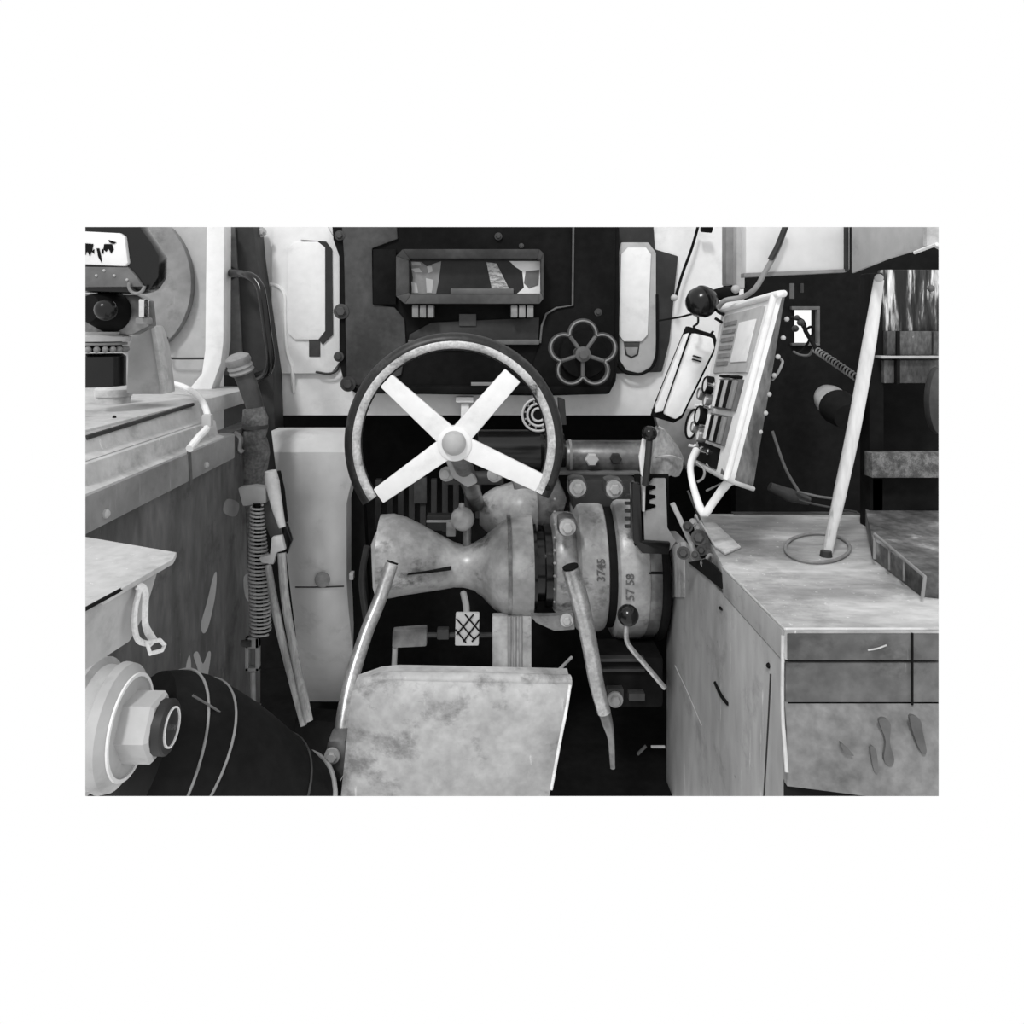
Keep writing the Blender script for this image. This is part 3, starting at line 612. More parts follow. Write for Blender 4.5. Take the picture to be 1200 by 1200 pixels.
t = thing('gear_lever', 'cranked gear lever with a glossy black ball knob low on the right', 'lever', P(778, 806, 1.38))
part('knob', MB().ball(P(736, 721, 1.36), px(12.5, 1.36), n=28), BKG, t)
part('rod', MB().tube([P(734, 733, 1.36), P(734, 748, 1.36), P(739, 759, 1.36), P(757, 780, 1.37), P(779, 806, 1.38)], px(3, 1.36), 10), ROD, t)

# ------------------------------------------------------------------ quadrant lever
t = thing('notched_quadrant', 'notched grey quadrant plate in a black frame beside the box', 'quadrant', P(768, 650, 1.45))
q = [(766, 561), (780, 561), (782, 618), (792, 634), (784, 646), (756, 646), (754, 600), (764, 598)]
for y in (595, 584, 573): q += [(762, y+3), (768, y+1), (769, y-2), (767, y-4), (761, y-5)]
part('notched_plate', MB().pp(q, 1.45, .008, .0), LG, t)
part('frame', MB().pp([(741, 566), (750, 566), (753, 634), (786, 636), (784, 650), (753, 649), (742, 634)], 1.44, .03, .003), BKG, t)
part('frame_edge', MB().pp([(753, 560), (757, 560), (756, 600), (753, 600)], 1.44, .02, .002), PALE, t)
part('back_plate', MB().rect(744, 556, 784, 640, 1.475, .01, .002), BK, t)
t = thing('quadrant_lever', 'short upright lever with a glossy black ball knob above the notched quadrant', 'lever', P(760, 562, 1.44))
part('knob', MB().ball(P(761, 508, 1.42), px(9, 1.42), n=24), BKG, t)
part('rod', MB().tube([P(761, 515, 1.42), P(759, 540, 1.42), P(756, 568, 1.43)], px(4, 1.42), 10), DG, t)
part('white_blade', MB().pp([(753, 514), (758, 513), (760, 530), (756, 564), (751, 556), (749, 535)], 1.44, .008, .002), WHITE, t, 'white blade beside the rod')
t = thing('canvas_boot', 'creased grey canvas boot beside the quadrant lever knob', 'boot', P(782, 560, 1.5))
gr = []
for j, (xl, xr, y) in enumerate(((772, 779, 503), (769, 786, 512), (767, 795, 524), (765, 801, 536), (765, 800, 548), (766, 796, 558))):
    gr.append([P(xl+(xr-xl)*k/6, y+random.uniform(-1, 1), 1.5-.022*math.sin(PI*k/6)+.006*random.uniform(-1, 1)) for k in range(7)])
part('canvas', MB().sheet(gr, (0, .04, 0)), mat('grey_canvas', .24, .34, 14, .4, .6, .8, spec=.1, fine=.2, bump=.4), t)
part('tie', MB().tube([P(768, 536, 1.485), P(785, 534, 1.465), P(798, 538, 1.48)], px(1.2, 1.48), 6), PALE, t)

# ------------------------------------------------------------------ gauge housings left of panel
t = thing('slanted_gauge_housing', 'white slanted gauge housing with dark rubber edges leaning beside the instrument panel', 'housing', P(795, 500, 1.65))
part('rubber_edge', MB().pp([(806, 382), (838, 392), (842, 404), (800, 490), (790, 496), (764, 488), (770, 470)], 1.66, .02, .003), BK, t)
part('front_strip', MB().pp([(803, 392), (808, 390), (777, 482), (768, 484), (769, 476)], 1.65, .02, .003), WHITE, t)
part('cover', MB().pp([(813, 390), (836, 396), (838, 408), (800, 486), (792, 492), (779, 486), (784, 472)], 1.64, .03, .006), WHITE, t)
part('index_mark', MB().pp([(813, 416), (823, 419), (822, 420.5), (812, 417.5)], 1.636, .004, 0).pp([(812, 420), (822, 423), (821, 424.5), (811, 421.5)], 1.636, .004, 0), BK, t)
t = thing('oval_ring', 'thin dark hanging oval ring below the slanted gauge housing', 'ring', P(811, 515, 1.55))
part('loop', MB().tube([P(811+7*math.cos(a*PI/12)-3*math.sin(a*PI/12), 497+17*math.sin(a*PI/12), 1.56) for a in range(24)], px(1.4, 1.56), 8, closed=True, smooth=1), BK, t)
part('disc_face', MB().pp([(811+5.6*math.cos(a*PI/12)-3*math.sin(a*PI/12), 497+15.5*math.sin(a*PI/12)) for a in range(24)], 1.563, .004, 0), WHITE, t, 'white face inside the ring')
t = thing('dark_cable_run', 'thin dark cable running down the white slanted hull plate', 'cable', P(795, 345, 1.85))
part('cable', MB().tube([P(820, 258, 1.87), P(811, 290, 1.87), P(800, 320, 1.87), P(792, 347, 1.86)], px(1.7, 1.87), 8), BK, t)
part('end_plug', MB().ball(P(790, 349, 1.85), px(4, 1.85)), PALE, t)
part('grommet', MB().tube([P(822, 267, 1.86), P(834, 268, 1.86)], px(5, 1.86), 8), BK, t)
t = thing('thin_wire', 'thin black wire crossing below the bulb horn', 'wire', P(810, 392, 1.7))
part('wire', MB().tube([P(770, 376, 1.84), P(795, 372, 1.72), P(815, 368, 1.62), P(818, 378, 1.6), P(813, 384, 1.6), P(830, 392, 1.6), P(836, 388, 1.6)], px(1.3, 1.65), 6), BK, t)

t = thing('bulb_horn', 'glossy black round bulb fitting above the instrument panel', 'lamp', P(822, 374, 1.55))
part('bulb', MB().lathe([(0, px(10, 1.5)), (.008, px(15, 1.5)), (.02, px(18.5, 1.5)), (.026, px(19, 1.5)), (.029, px(16, 1.5)), (.034, px(18, 1.5)), (.045, px(16, 1.5)), (.056, px(10, 1.5)), (.062, 0)], P(836, 351, 1.5), (-1, -.35, -.18), 32), BKG, t)
part('neck', MB().tube([P(834, 346, 1.52), P(848, 344, 1.52), P(864, 342, 1.52)], [px(6, 1.52), px(8, 1.52), px(6, 1.52)], 16), BK, t)
part('neck_tip', MB().ball(P(862, 339, 1.5), px(5, 1.5)), PALE, t)
part('wire_clip', MB().tube([P(836, 358, 1.49), P(842, 366, 1.48), P(851, 370, 1.48), P(848, 378, 1.48), P(838, 373, 1.48)], px(1.8, 1.48), 8), BK, t)
t = thing('pale_cable', 'pale cable dropping from the roof to the top of the instrument panel', 'cable', P(880, 345, 1.4))
part('cable', MB().tube([P(924, 256, 1.38), P(912, 290, 1.38), P(897, 318, 1.38), P(885, 338, 1.38), P(870, 348, 1.40), P(850, 352, 1.42), P(842, 360, 1.44)], px(3, 1.42), 10), LG, t)
part('black_sheath', MB().tube([P(924, 256, 1.377), P(912, 287, 1.377), P(903, 304, 1.377)], px(3.3, 1.42), 10), DG, t)

# ------------------------------------------------------------------ instrument panel
TL, TR, BR, BL = P(846, 364, 1.50), P(909, 346, 1.25), P(853, 562, 1.25), P(812, 540, 1.50)
NRM = -((TR-TL).cross(BL-TL)).normalized()
if NRM.x > 0: NRM = -NRM
def Q(u, v, h=0): return (TL*(1-u)+TR*u)*(1-v)+(BL*(1-u)+BR*u)*v+NRM*h
def qbox(mb, u0, v0, u1, v1, h, bev=.001, h0=0):
    return mb.prism([Q(u0, v0, h0), Q(u1, v0, h0), Q(u1, v1, h0), Q(u0, v1, h0)], NRM*(h-h0), bev)
t = thing('instrument_panel', 'slanted white instrument panel box with worn edge and rows of gauges', 'instrument panel', Q(.5, 1, 0))
part('panel_plate', MB().prism([Q(0, 0), Q(1, 0), Q(1, 1), Q(0, 1)], -NRM*.012, .002), WHITE, t)
sb = MB().prism([P(909, 346, 1.25), P(921, 342, 1.262), P(883, 571, 1.262), P(853, 562, 1.25)], (0.002, .05, 0), .003)
part('side_flange', sb, mat('scraped_grey_edge', .06, .2, 14, .4, .6, .6, fine=.3, stretch=(1, 1, .4), c3=.06), t, 'scraped grey outer edge')
part('front_edge', MB().tube([Q(1, 0, .003), Q(1, .5, .003), Q(1, 1, .003)], .0055, 10), WHITE, t)
part('top_edge', MB().tube([Q(0, 0, .002), Q(.5, 0, .002), Q(1, 0, .002), P(919, 344, 1.25)], .006, 10), WHITE, t)
part('bottom_edge', MB().tube([Q(.2, 1, .002), Q(1, 1, .002), P(883, 573, 1.25)], .004, 10), PALE, t)
part('upper_ledger', qbox(MB(), .15, .05, .88, .42, .006), PALE, t)
part('paper_card', qbox(MB(), .52, .12, .84, .36, .008, h0=.006), WHITE, t)
for k in range(6): part('printed_line', qbox(MB(), .2, .10+.05*k, .46, .125+.05*k, .0075, 0, .006), LG, t)
for u0, v0, u1, v1 in ((.40, .46, .84, .64), (.36, .67, .80, .84)):
    f = part('fuse_bank', qbox(MB(), u0, v0, u1, v1, .010), MG, t, 'grey ribbed fuse bank')
    for k in range(5):
        a = u0+(u1-u0)*(k+.15)/5; m_ = (WHITE, BK, PALE, BK, LG)[k]
        part('fuse', qbox(MB(), a, v0+.01, a+(u1-u0)*.7/5, v1-.01, .016, .001, .010), m_, f)
part('dark_slot', qbox(MB(), .4, .435, .58, .45, .012), BK, t); part('dark_slot', qbox(MB(), .62, .44, .8, .455, .012), BK, t)
part('lower_rack', qbox(MB(), .1, .86, .7, .98, .004), BK, t)
for v, u, r in ((.50, .14, .018), (.60, .22, .013), (.70, .10, .020), (.82, .22, .014), (.56, .02, .013), (.78, .02, .012)):
    g = part('gauge', MB().lathe([(0, r), (.014, r), (.017, r*.85), (.012, r*.8), (.012, 0)], Q(u, v, 0), NRM, 24), BK if r > .015 else STEEL, t)
    part('gauge_glass', MB().lathe([(.012, r*.78), (.014, r*.78), (.014, 0)], Q(u, v, 0), NRM, 20), WHITE, g)
for u, v in ((.28, .5), (.3, .64), (.05, .64), (.3, .76), (.12, .9), (.3, .9), (.5, .9)):
    part('switch', MB().lathe([(0, .006), (.01, .006), (.012, .003), (.022, .003), (.022, 0)], Q(u, v, 0), NRM, 12), (CHR if u > .2 else WHITE), t)
for k in range(7):
    part('side_terminal', MB().ball(P(922-k*5.2+(1 if k % 2 else 0), 374+22*k, 1.262), px(3, 1.26), n=10), PALE, t)
part('hooked_wire', MB().tube([P(915, 421, 1.27), P(917, 425, 1.26), P(911, 438, 1.26), P(905, 445, 1.27)], px(1.6, 1.26), 8), LG, t)

t = thing('bracket_tube', 'white V shaped tube bracket under the instrument panel', 'bracket', P(824, 604, 1.35))
part('tube', MB().tube([P(816, 528, 1.42), P(809, 546, 1.38), P(813, 572, 1.35), P(824, 601, 1.33), P(836, 588, 1.32), P(850, 569, 1.3), P(860, 564, 1.27), P(878, 572, 1.26)], [px(q, 1.33) for q in (5, 4, 4, 5, 4.5, 5, 4, 2)], 12), WHITE, t)
part('stray_wire', MB().tube([P(816, 541, 1.38), P(825, 550, 1.37), P(824, 560, 1.37), P(817, 565, 1.37)], px(1.4, 1.37), 6).tube([P(828, 544, 1.38), P(852, 563, 1.3), P(828, 575, 1.36)], px(1.3, 1.35), 6, smooth=1), LG, t)

# linkage clutter
t = thing('control_linkage', 'jumble of small rods and bolts in the notch behind the box edge', 'linkage', P(822, 680, 1.4))
part('push_rod', MB().tube([P(788, 590, 1.42), P(800, 615, 1.42), P(815, 648, 1.42)], px(3, 1.42), 10), PALE, t)
part('thin_rod', MB().tube([P(806, 575, 1.45), P(822, 612, 1.42), P(846, 660, 1.38)], px(1.3, 1.42), 8), DG2, t)
part('thin_rod', MB().tube([P(820, 610, 1.40), P(838, 640, 1.38), P(845, 655, 1.36)], px(1.3, 1.42), 8), PALE, t)
for x, y, r in ((812, 612, 3), (806, 617, 4), (818, 618, 3), (819, 630, 6), (822, 645, 4), (815, 650, 3), (829, 648, 3), (826, 660, 3.5), (838, 669, 3), (801, 648, 5)):
    part('fitting', MB().bolt(P(x, y, 1.40-(y-610)*.0006), px(r, 1.4), (-.4, -1, .3)), (LG, DG2, STEEL, DG)[(x+y) % 4], t)
part('hook_bolt', MB().tube([P(828, 655, 1.36), P(832, 650, 1.36), P(836, 655, 1.36), P(834, 664, 1.36), P(828, 664, 1.36)], px(2, 1.36), 8), LG, t)
t = thing('pale_flap', 'frayed pale flap lying at the back left of the box lid', 'flap', P(850, 640, 1.45))
part('flap', MB().prism([PZ(819, 612, .615), PZ(838, 612, .613), PZ(868, 640, .612), PZ(850, 648, .612), PZ(838, 640, .612)], (0, 0, -.004), .001), PALEW, t)

# ------------------------------------------------------------------ big box right
t = thing('equipment_box', 'large scuffed grey steel box filling the lower right foreground', 'box', (.7, 1.3, 0))
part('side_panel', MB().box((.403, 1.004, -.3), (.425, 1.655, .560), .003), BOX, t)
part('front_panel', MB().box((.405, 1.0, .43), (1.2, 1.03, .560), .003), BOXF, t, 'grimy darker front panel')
lw = [[Vector((.404+.1*k, 1.0-(.25 if k == 0 else 1)*(.018*math.sin(min(1, max(0, (.505-z)/.03))*PI/2)+.012*math.sin(max(0, .505-z)/.2*PI)) if z < .505 else 1.0, z)) for k in range(9)] for z in (.507, .505, .50, .49, .475, .45, .43, .415, .405, .398)]
part('padded_front', MB().sheet(lw, (0, .05, 0)), mat('stained_padding', .20, .14, 8, .42, .6, .7, spec=.2, fine=.2, bump=.4, c3=.10), t, 'stained lighter padding on the lower front')
part('lid_edge_highlight', MB().tube([(.403, 1.26, .606), (.403, 1.0, .606), (1.2, 1.0, .606)], .0018, 8, smooth=1), WHITEW, t, 'bright highlight strip along the lid edge')  # edge highlight put in as a thin pale strip
part('scratch', MB().tube([PX(791, 780, .4022), PX(806, 812, .4018), PX(822, 850, .4022)], .0009, 6), PALE, t)
part('notch_shade_plate', MB().prism([PX(808, 659, .4025), PX(847, 690, .4025), PX(846, 672, .4025), PX(838, 662, .4025), PX(828, 655, .4025)], (-.003, 0, 0)), BK, t)  # black plate on the side face, painted as the dark of an open notch
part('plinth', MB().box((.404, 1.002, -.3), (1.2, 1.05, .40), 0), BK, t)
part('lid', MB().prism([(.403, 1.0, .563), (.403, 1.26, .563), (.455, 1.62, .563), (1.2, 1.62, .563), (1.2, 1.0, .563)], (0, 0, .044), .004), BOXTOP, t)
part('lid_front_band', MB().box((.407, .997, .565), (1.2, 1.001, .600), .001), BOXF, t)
part('side_top_band', MB().box((.4015, 1.003, .562), (.404, 1.255, .603), .001), BOX, t)
part('inner_deck', MB().box((.42, 1.03, .50), (.6, 1.62, .555), 0), BK, t)
for x in (1069,): part('front_seam', MB().tube([P(x, 742, .996), P(x, 826, .996)], px(1.4, 1), 6), BK, t)
part('side_seam', MB().tube([PX(903, 790, .402), PX(900, 850, .402), PX(895, 935, .402)], .0012, 6), DG, t)
part('rear_fin', MB().prism([PX(783, 642, .40), PX(797, 635, .40), PX(801, 655, .40), PX(801, 700, .40), PX(783, 700, .40)], (.012, 0, 0), .002), PALEW, t)
part('pressed_dent', MB().ball(PX(850, 785, .409), .045, (.14, .62, 1.15)), BOX, t)
part('hole', MB().ball(PX(901, 780, .4025), .004, n=10), BK, t); part('hole', MB().ball(PX(845, 713, .4025), .004, (1, 2, .6), n=10), BK, t)
part('handle_slot', MB().tube([PX(838, 800, .402), PX(845, 815, .401), PX(853, 825, .402)], .003, 8), BK, t)
for q in ([(1030, 845), (1038, 842), (1044, 850), (1043, 870), (1048, 890), (1044, 898), (1036, 890), (1038, 868)], [(1066, 840), (1078, 843), (1082, 860), (1086, 880), (1082, 884), (1074, 870)], [(1020, 876), (1027, 880), (1029, 905), (1024, 902)], [(985, 870), (998, 882), (1000, 886), (990, 882)]):
    part('rust_stain', MB().pp(sm(q), .968, .004, 0), MG, t)
part('scratch', MB().tube([P(1017, 762, .996), P(1028, 760, .996), P(1039, 756, .996)], .0012, 6), PALE, t)
part('edge_strip', MB().tube([PX(917.5, 745, .402), PX(917, 830, .402), P(922, 905, .975)], .0025, 8), PALEW, t)

t = thing('leaning_pole', 'peeling white pole leaning upright on the box lid', 'pole', P(966, 652, 1.325))
part('pole_tube', MB().tube([P(1030, 328, 1.335), P(1019, 400, 1.33), P(1001, 500, 1.328), P(984, 580, 1.326), P(969, 650, 1.325)], [px(q, 1.33) for q in (5.5, 7.5, 7.5, 7, 5.5)], 14), PIN, t)
part('pole_tip', MB().ball(P(1030, 326, 1.33), px(5, 1.33)), PALE, t)
part('foot_collar', MB().lathe([(0, px(7, 1.32)), (.01, px(6, 1.32))], PZ(968, 652, .607), (0, 0, 1), 16), DG, t)
t = thing('wire_hoop', 'thin wire hoop lying on the box lid around the pole foot', 'hoop', PZ(955, 645, .607))
part('hoop', MB().tube([PZ(958+38*math.cos(a*PI/16), 642+17*math.sin(a*PI/16), .611) for a in range(32)], .003, 8, closed=True, smooth=1), LG, t)

t = thing('wire_edged_bin', 'grimy dark bin with a wire rail along its edge behind the box lid', 'bin', (.8, 1.3, .56))
A, B = PZ(1022, 655, .607), PZ(1080, 700, .607)
part('bin_body', MB().prism([PZ(1012, 606, .607), A, B, B+Vector((.5, -.15, 0)), Vector((1.5, 1.6, .607))], (0, 0, .036), .002), GRIME, t)
part('rail', MB().tube([P(1025, 655, 1.26), P(1025, 626, 1.26), P(1084, 676, 1.09), P(1081, 700, 1.09)], .0026, 8, smooth=1), LG, t)
for f in (.3, .6): part('rail_post', MB().tube([P(1025+57*f, 655+43*f, 1.26-.17*f), P(1025+57*f, 626+50*f, 1.26-.17*f)], .0018, 8), LG, t)

# ------------------------------------------------------------------ right rack
t = thing('equipment_rack', 'dark rack with peeling streaked paint against the right side', 'rack', P(1070, 600, 1.45))
part('upper_panel', MB().rect(1034, 316, 1140, 388, 1.5, .02, .002), STAIN, t)
part('middle_band', MB().rect(1040, 388, 1092, 416, 1.485, .02, .002), STAIN2, t)
part('middle_band_end', MB().rect(1094, 388, 1140, 416, 1.485, .02, .002), STAIN2, t)
part('shelf_edge', MB().rect(1033, 417, 1140, 420, 1.475, .04, .001), PALE, t)
part('lower_panel', MB().rect(1036, 422, 1140, 449, 1.49, .02, .002), STAIN2, t)
part('dark_bay', MB().rect(1030, 449, 1140, 531, 1.60, .02, .002), BK, t)
part('speckled_panel', MB().rect(1022, 531, 1140, 560, 1.46, .03, .002), SPECK, t, 'speckled grey panel at the foot')
part('base_bay', MB().rect(1022, 560, 1140, 616, 1.5, .03, .002), BK, t)
part('upright', MB().rect(1019, 320, 1036, 628, 1.5, .04, .003), BK, t)
part('divider', MB().rect(1051, 388, 1055, 450, 1.48, .02, .001), BK, t)
part('round_edge', MB().pp([(1103+14*math.cos(a*PI/16), 470+40*math.sin(a*PI/16)) for a in range(32)], 1.45, .02, .003), DG2, t)
part('small_knob', MB().ball(P(1091, 338, 1.48), px(4, 1.48)), MG, t); 

# ------------------------------------------------------------------ overhead cabinets
t = thing('overhead_cabinet', 'white overhead cabinet hanging top right above the instrument panel', 'cabinet', P(930, 320, 1.4))
part('body', MB().pp([(874, 200), (996, 200), (996, 317), (874, 322)], 1.4, .03, .004), mat('clean_pale_white', .66, .58, 4, .4, .7, .5, fine=.04), t)
part('lower_edge', MB().pp([(872, 320), (992, 315), (992, 319), (872, 325)], 1.395, .02, .001), LG, t)
part('corner_strip', MB().rect(991, 200, 995, 318, 1.392, .01, .001), DG, t)
t = thing('side_cabinet', 'pale grey overhead cabinet coming forward in the top right corner', 'cabinet', P(1040, 320, 1.25))
pf = [P(998, 320, 1.38), P(1040, 303, 1.25), P(1086, 289, 1.13), P(1086, 180, 1.13), P(998, 180, 1.38)]
part('side_face', MB().prism(pf, (.008, .008, 0), .001), PALE, t)
part('end_face', MB().pp([(1086, 180), (1150, 180), (1150, 288), (1104, 292), (1094, 286), (1086, 288)], 1.12, .01, .001), WHITEW, t)
part('lip', MB().tube([P(1072, 296, 1.15), P(1098, 286, 1.10)], px(2.2, 1.12), 8), WHITE, t)
t = thing('hull_strut', 'pair of narrow vertical pale struts beside the overhead cabinet', 'strut', P(862, 330, 1.6))
part('strut', MB().rect(851, 200, 860, 334, 1.55, .03, .003), LG, t)
part('strut', MB().rect(863, 200, 873, 338, 1.6, .03, .003), PALE, t)
part('dark_gap', MB().rect(859, 200, 864, 318, 1.64, .01, .001), BK, t)
part('strut_foot', MB().rect(852, 330, 876, 338, 1.63, .03, .003), BK, t)

# ------------------------------------------------------------------ objects in the dark right bay
t = thing('coiled_conduit', 'pale ribbed conduit stretching from the small bright opening', 'conduit', P(980, 430, 1.7))
cs = []
a0, a1 = P(956, 410, 1.7), P(1006, 444, 1.55); dv = (a1-a0); dn = dv.normalized(); uu = dn.cross(Vector((0, 0, 1))).normalized(); vv = dn.cross(uu)
for k in range(15*12):
    f = k/180; a = 2*PI*k/12; cs.append(a0+dv*f+(uu*math.cos(a)+vv*math.sin(a))*px(3.6, 1.65))
part('coil', MB().tube(cs, px(1.1, 1.65), 6, smooth=1), LG, t)
part('core', MB().tube([a0, a1], px(2.4, 1.65), 8), BK, t)
t = thing('cable_tangle', 'tangle of thin dark cables and plugs before the small bright opening', 'cables', P(945, 408, 1.75))
part('dark_cable', MB().tube([P(928, 372, 1.8), P(940, 376, 1.76), P(944, 388, 1.74), P(950, 398, 1.72), P(957, 410, 1.7)], px(2.4, 1.75), 8), BK, t)
part('dark_cable', MB().tube([P(942, 388, 1.77), P(950, 383, 1.77), P(953, 388, 1.77), P(949, 398, 1.77), P(941, 410, 1.77), P(935, 414, 1.77)], px(1.6, 1.75), 8), BK, t)
part('grey_cable', MB().tube([P(930, 412, 1.76), P(938, 416, 1.74), P(948, 416, 1.73), P(953, 408, 1.72)], px(1.5, 1.75), 8), MG, t)
for x, y, r in ((938, 378, 4), (932, 385, 4), (934, 372, 3), (942, 382, 3)): part('plug', MB().ball(P(x, y, 1.75), px(r, 1.75), n=12), (STEEL if x % 2 else DG2), t)
t = thing('hanging_tags', 'two small grey tags hanging in the dark under the overhead cabinet', 'tags', P(932, 350, 1.8))
part('tag', MB().rect(926, 332, 931, 350, 1.8, .005, .001), MG, t); part('tag', MB().rect(939, 332, 942, 343, 1.8, .005, .001), DG2, t)
t = thing('metal_flask', 'shiny metal flask lying in the dark bay behind the leaning pole', 'flask', P(985, 490, 1.6))
ax = P(1000, 490, 1.5)-P(966, 458, 1.66)
part('body', MB().lathe([(0, px(10, 1.6)), (.01, px(14, 1.6)), (.03, px(17, 1.6)), (.075, px(19, 1.6))], P(966, 462, 1.64), ax, 28), CAST, t)
part('dark_mouth', MB().lathe([(.075, px(20, 1.6)), (.085, px(20, 1.6)), (.14, px(15, 1.6))], P(966, 462, 1.64), ax, 28), BK, t, 'black rubber mouth')
t = thing('stay_wires', 'thin pale stay wires crossing the dark bay behind the box', 'wires', P(930, 590, 1.6))
part('wire', MB().tube([P(905, 505, 1.62), P(920, 548, 1.6), P(936, 576, 1.58)], px(1.8, 1.6), 8), MG, t)
part('wire', MB().tube([P(934, 576, 1.58), P(960, 582, 1.57), P(985, 585, 1.56)], px(1.5, 1.6), 8), MG, t)
part('wire', MB().tube([P(936, 586, 1.58), P(960, 592, 1.57), P(1004, 600, 1.56)], px(1.2, 1.6), 8), DG2, t)
t = thing('dented_tube', 'dull grey tube lying across the bay just behind the box lid', 'tube', P(920, 595, 1.62))
part('tube', MB().tube([P(902, 570, 1.6), P(925, 580, 1.6), P(948, 587, 1.6)], [px(5, 1.6), px(8, 1.6), px(5, 1.6)], 12), DG2, t)
part('bed_rail', MB().rect(860, 602, 1010, 606, 1.61, .02, .002), DG2, t)

# ------------------------------------------------------------------ foreground left bench
t = thing('fold_down_table', 'pale worn table corner jutting in from the left edge', 'table', PZ(130, 690, .75))
part('table_top', MB().prism([PZ(60, 622, .75), PZ(207, 647, .75), PZ(203, 655, .75), PZ(60, 737, .75)], (0, 0, -.006), .001), WHITEW, t)
part('apron', MB().prism([PX(60, 740, -.372), PX(186, 667, -.372), PX(176, 700, -.372), PX(170, 720, -.372), PX(152, 752, -.372), PX(60, 812, -.372)], (-.02, 0, 0), .002), PALE, t)
part('hinge_edge', MB().tube([PX(96, 716, -.370), PX(182, 669, -.370)], .002, 8), BK, t)
t = thing('webbing_strap', 'pale webbing strap with a metal buckle hanging from the table edge', 'strap', P(175, 765, .82))
part('strap', MB().tube([PX(160, 686, -.368), PX(170, 692, -.362), PX(170, 715, -.36), PX(171, 735, -.358), PX(181, 752, -.355)], [.0045]*5, 10, flat=.35, up=(1, 0, 0)), TAPE, t)
part('strap_tail', MB().tube([PX(163, 692, -.366), PX(158, 715, -.362), PX(158, 738, -.36), PX(163, 751, -.358), PX(176, 755, -.355)], [.003]*5, 8), TAPE, t)
part('buckle', MB().tube([PX(172, 753, -.352), PX(187, 750, -.350), PX(193, 756, -.348), PX(190, 762, -.348), PX(176, 766, -.350)], .0022, 8, closed=True, smooth=1), TAPE, t)

# ------------------------------------------------------------------ canister, hub
t = thing('dark_drum', 'dark drum wrapped with thin wire hoops in the lower left corner', 'drum', P(260, 950, .95))
cl = [(150, 890, .95, 98), (185, 900, .97, 108), (230, 926, 1.0, 108), (270, 956, 1.03, 106), (310, 992, 1.06, 104), (338, 1018, 1.08, 98)]
part('body', MB().tube([P(x, y, Yd) for x, y, Yd, r in cl], [px(r, Yd) for x, y, Yd, r in cl], 40), mat('dull_black_drum', .006, .011, 7, .4, .6, .6, spec=.08, fine=.2), t)
def hoop(i, f, tilt, m_, w_, sc=1.0):
    a, b2 = cl[i], cl[i+1]; pa, pb = P(a[0], a[1], a[2]), P(b2[0], b2[1], b2[2]); c = pa*(1-f)+pb*f; d = (pb-pa+Vector((0, tilt, 0))).normalized()
    r = px(a[3]*(1-f)+b2[3]*f, c.y)*sc+w_*.6; u = d.cross(Vector((0, 0, 1))).normalized(); v = d.cross(u)
    part('wire_hoop', MB().tube([c+(u*math.cos(k*PI/24)+v*math.sin(k*PI/24))*r for k in range(48)], w_, 8, closed=True, smooth=1), m_, t)
hoop(0, .8, .004, LG, .0018); hoop(1, .15, .004, LG, .0018); hoop(3, .1, .0, DG2, .0016); hoop(3, .8, .0, PALE, .0035)
part('seam_wire', MB().tube([P(226, 815, .93), P(262, 838, .96), P(300, 876, .99), P(332, 910, 1.01)], .0016, 6), MG, t)
part('end_tab', MB().pp([(326, 884), (334, 884), (334, 898), (330, 896)], 1.02, .01, .001), PALE, t)
t = thing('pale_hub', 'pale flanged hub with hexagonal block and dark ringed centre, lower left corner', 'hub', P(150, 910, .86))
ax = Vector((1, 0, -.02)); o0 = P(100, 850, .86)
part('flange', MB().lathe([(-.15, .070), (0, .074), (.012, .074), (.016, .066), (.030, .064), (.034, .069), (.044, .067), (.052, .056), (.052, 0)], o0, ax, 48), PALE, t)
part('flange_wire', MB().lathe([(.052, .057), (.0545, .057), (.0545, .053), (.052, .053), (.052, .057)], o0, ax, 48, cap=False), WHITE, t)
part('hex_block', MB().lathe([(.04, .038), (.084, .038), (.088, .034), (.088, 0)], o0, ax, 6), PALE, t)
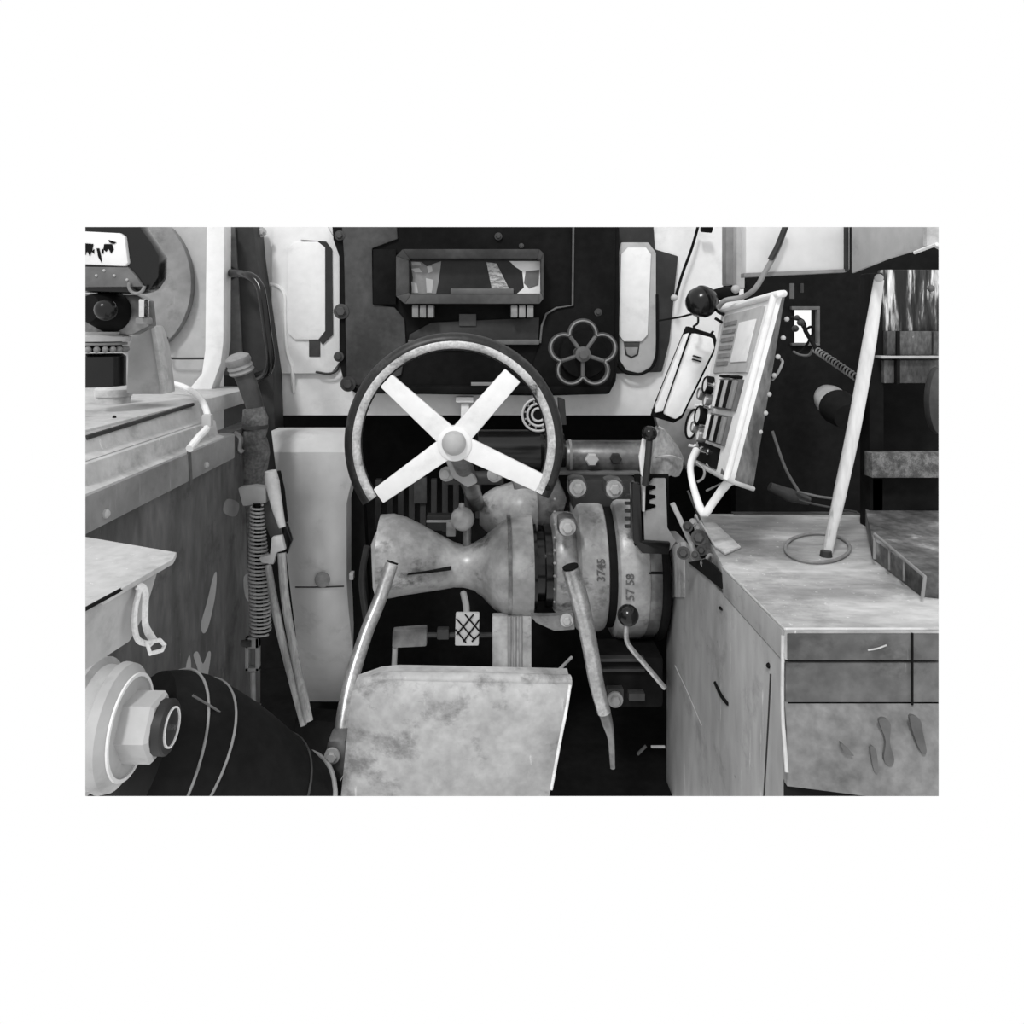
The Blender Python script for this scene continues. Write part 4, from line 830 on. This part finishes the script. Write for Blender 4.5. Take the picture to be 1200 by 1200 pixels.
part('dark_disc', MB().lathe([(.086, .030), (.098, .030), (.100, .028), (.100, 0)], o0, ax, 36), DG, t, 'dark disc in the centre')
part('bright_ring', MB().lathe([(.100, .022), (.102, .022), (.102, .0200), (.100, .0200), (.100, .022)], o0, ax, 36, cap=False), WHITE, t)
part('centre_pin', MB().lathe([(.10, .0035), (.105, .0035), (.105, 0)], o0, ax, 12), CHR, t)

# ------------------------------------------------------------------ wall scrapes on left wall
def scrape(pts, m_=PALE):
    return MB().prism([PX(x, y, -.5195) for x, y in sm(pts)], (-.002, 0, 0), 0)
wl = bpy.data.objects['wall_left']
for i, q in enumerate(([(250, 676), (254, 672), (252, 700), (244, 735), (238, 742), (236, 730), (243, 705)], [(227, 768), (232, 764), (238, 778), (244, 764), (247, 768), (242, 800), (238, 812), (234, 806), (232, 785)],
                       [(286, 676), (297, 674), (296, 704), (288, 700)], [(266, 585), (280, 590), (276, 605), (262, 600)], [(218, 783), (222, 768), (224, 780), (221, 795)])):
    o = part('bare_paint_patch', scrape(q), PALE if i != 3 else LG, wl)
# ------------------------------------------------------------------ driver's seat
t = thing('driver_seat', 'pale scuffed leather driver seat back with light piping at bottom centre', 'seat', P(535, 940, 1.05))
gr = []
for y in (797, 800, 810, 830, 860, 900, 940, 980):
    f = (y-797)/(980-797); xl = 413-18*f-(0 if y > 799 else -8); xr = 669-34*f; row = []
    for k in range(13):
        u = k/12; top = 0
        yy = y+ (10*(1-u*6)**2 if (u < 1/6 and y < 830) else 0)*(1 if y < 802 else .5) + (5*u if y < 830 else 0)
        row.append(P(xl+(xr-xl)*u, yy, 1.06-.02*math.sin(PI*u)-.016*min(1, (y-797)/20)+.03*f))
    gr.append(row)
part('back_cushion', MB().sheet(gr, (0, .05, 0)), LEA, t)
part('top_roll', MB().tube([p+Vector((0, .012, -.002)) for p in gr[0]], .010, 12, smooth=1), LEA, t)
part('piping', MB().tube([P(668, 803, 1.043), P(664, 830, 1.042), P(657, 865, 1.045), P(646, 925, 1.05)], .0022, 8), TAPE, t)
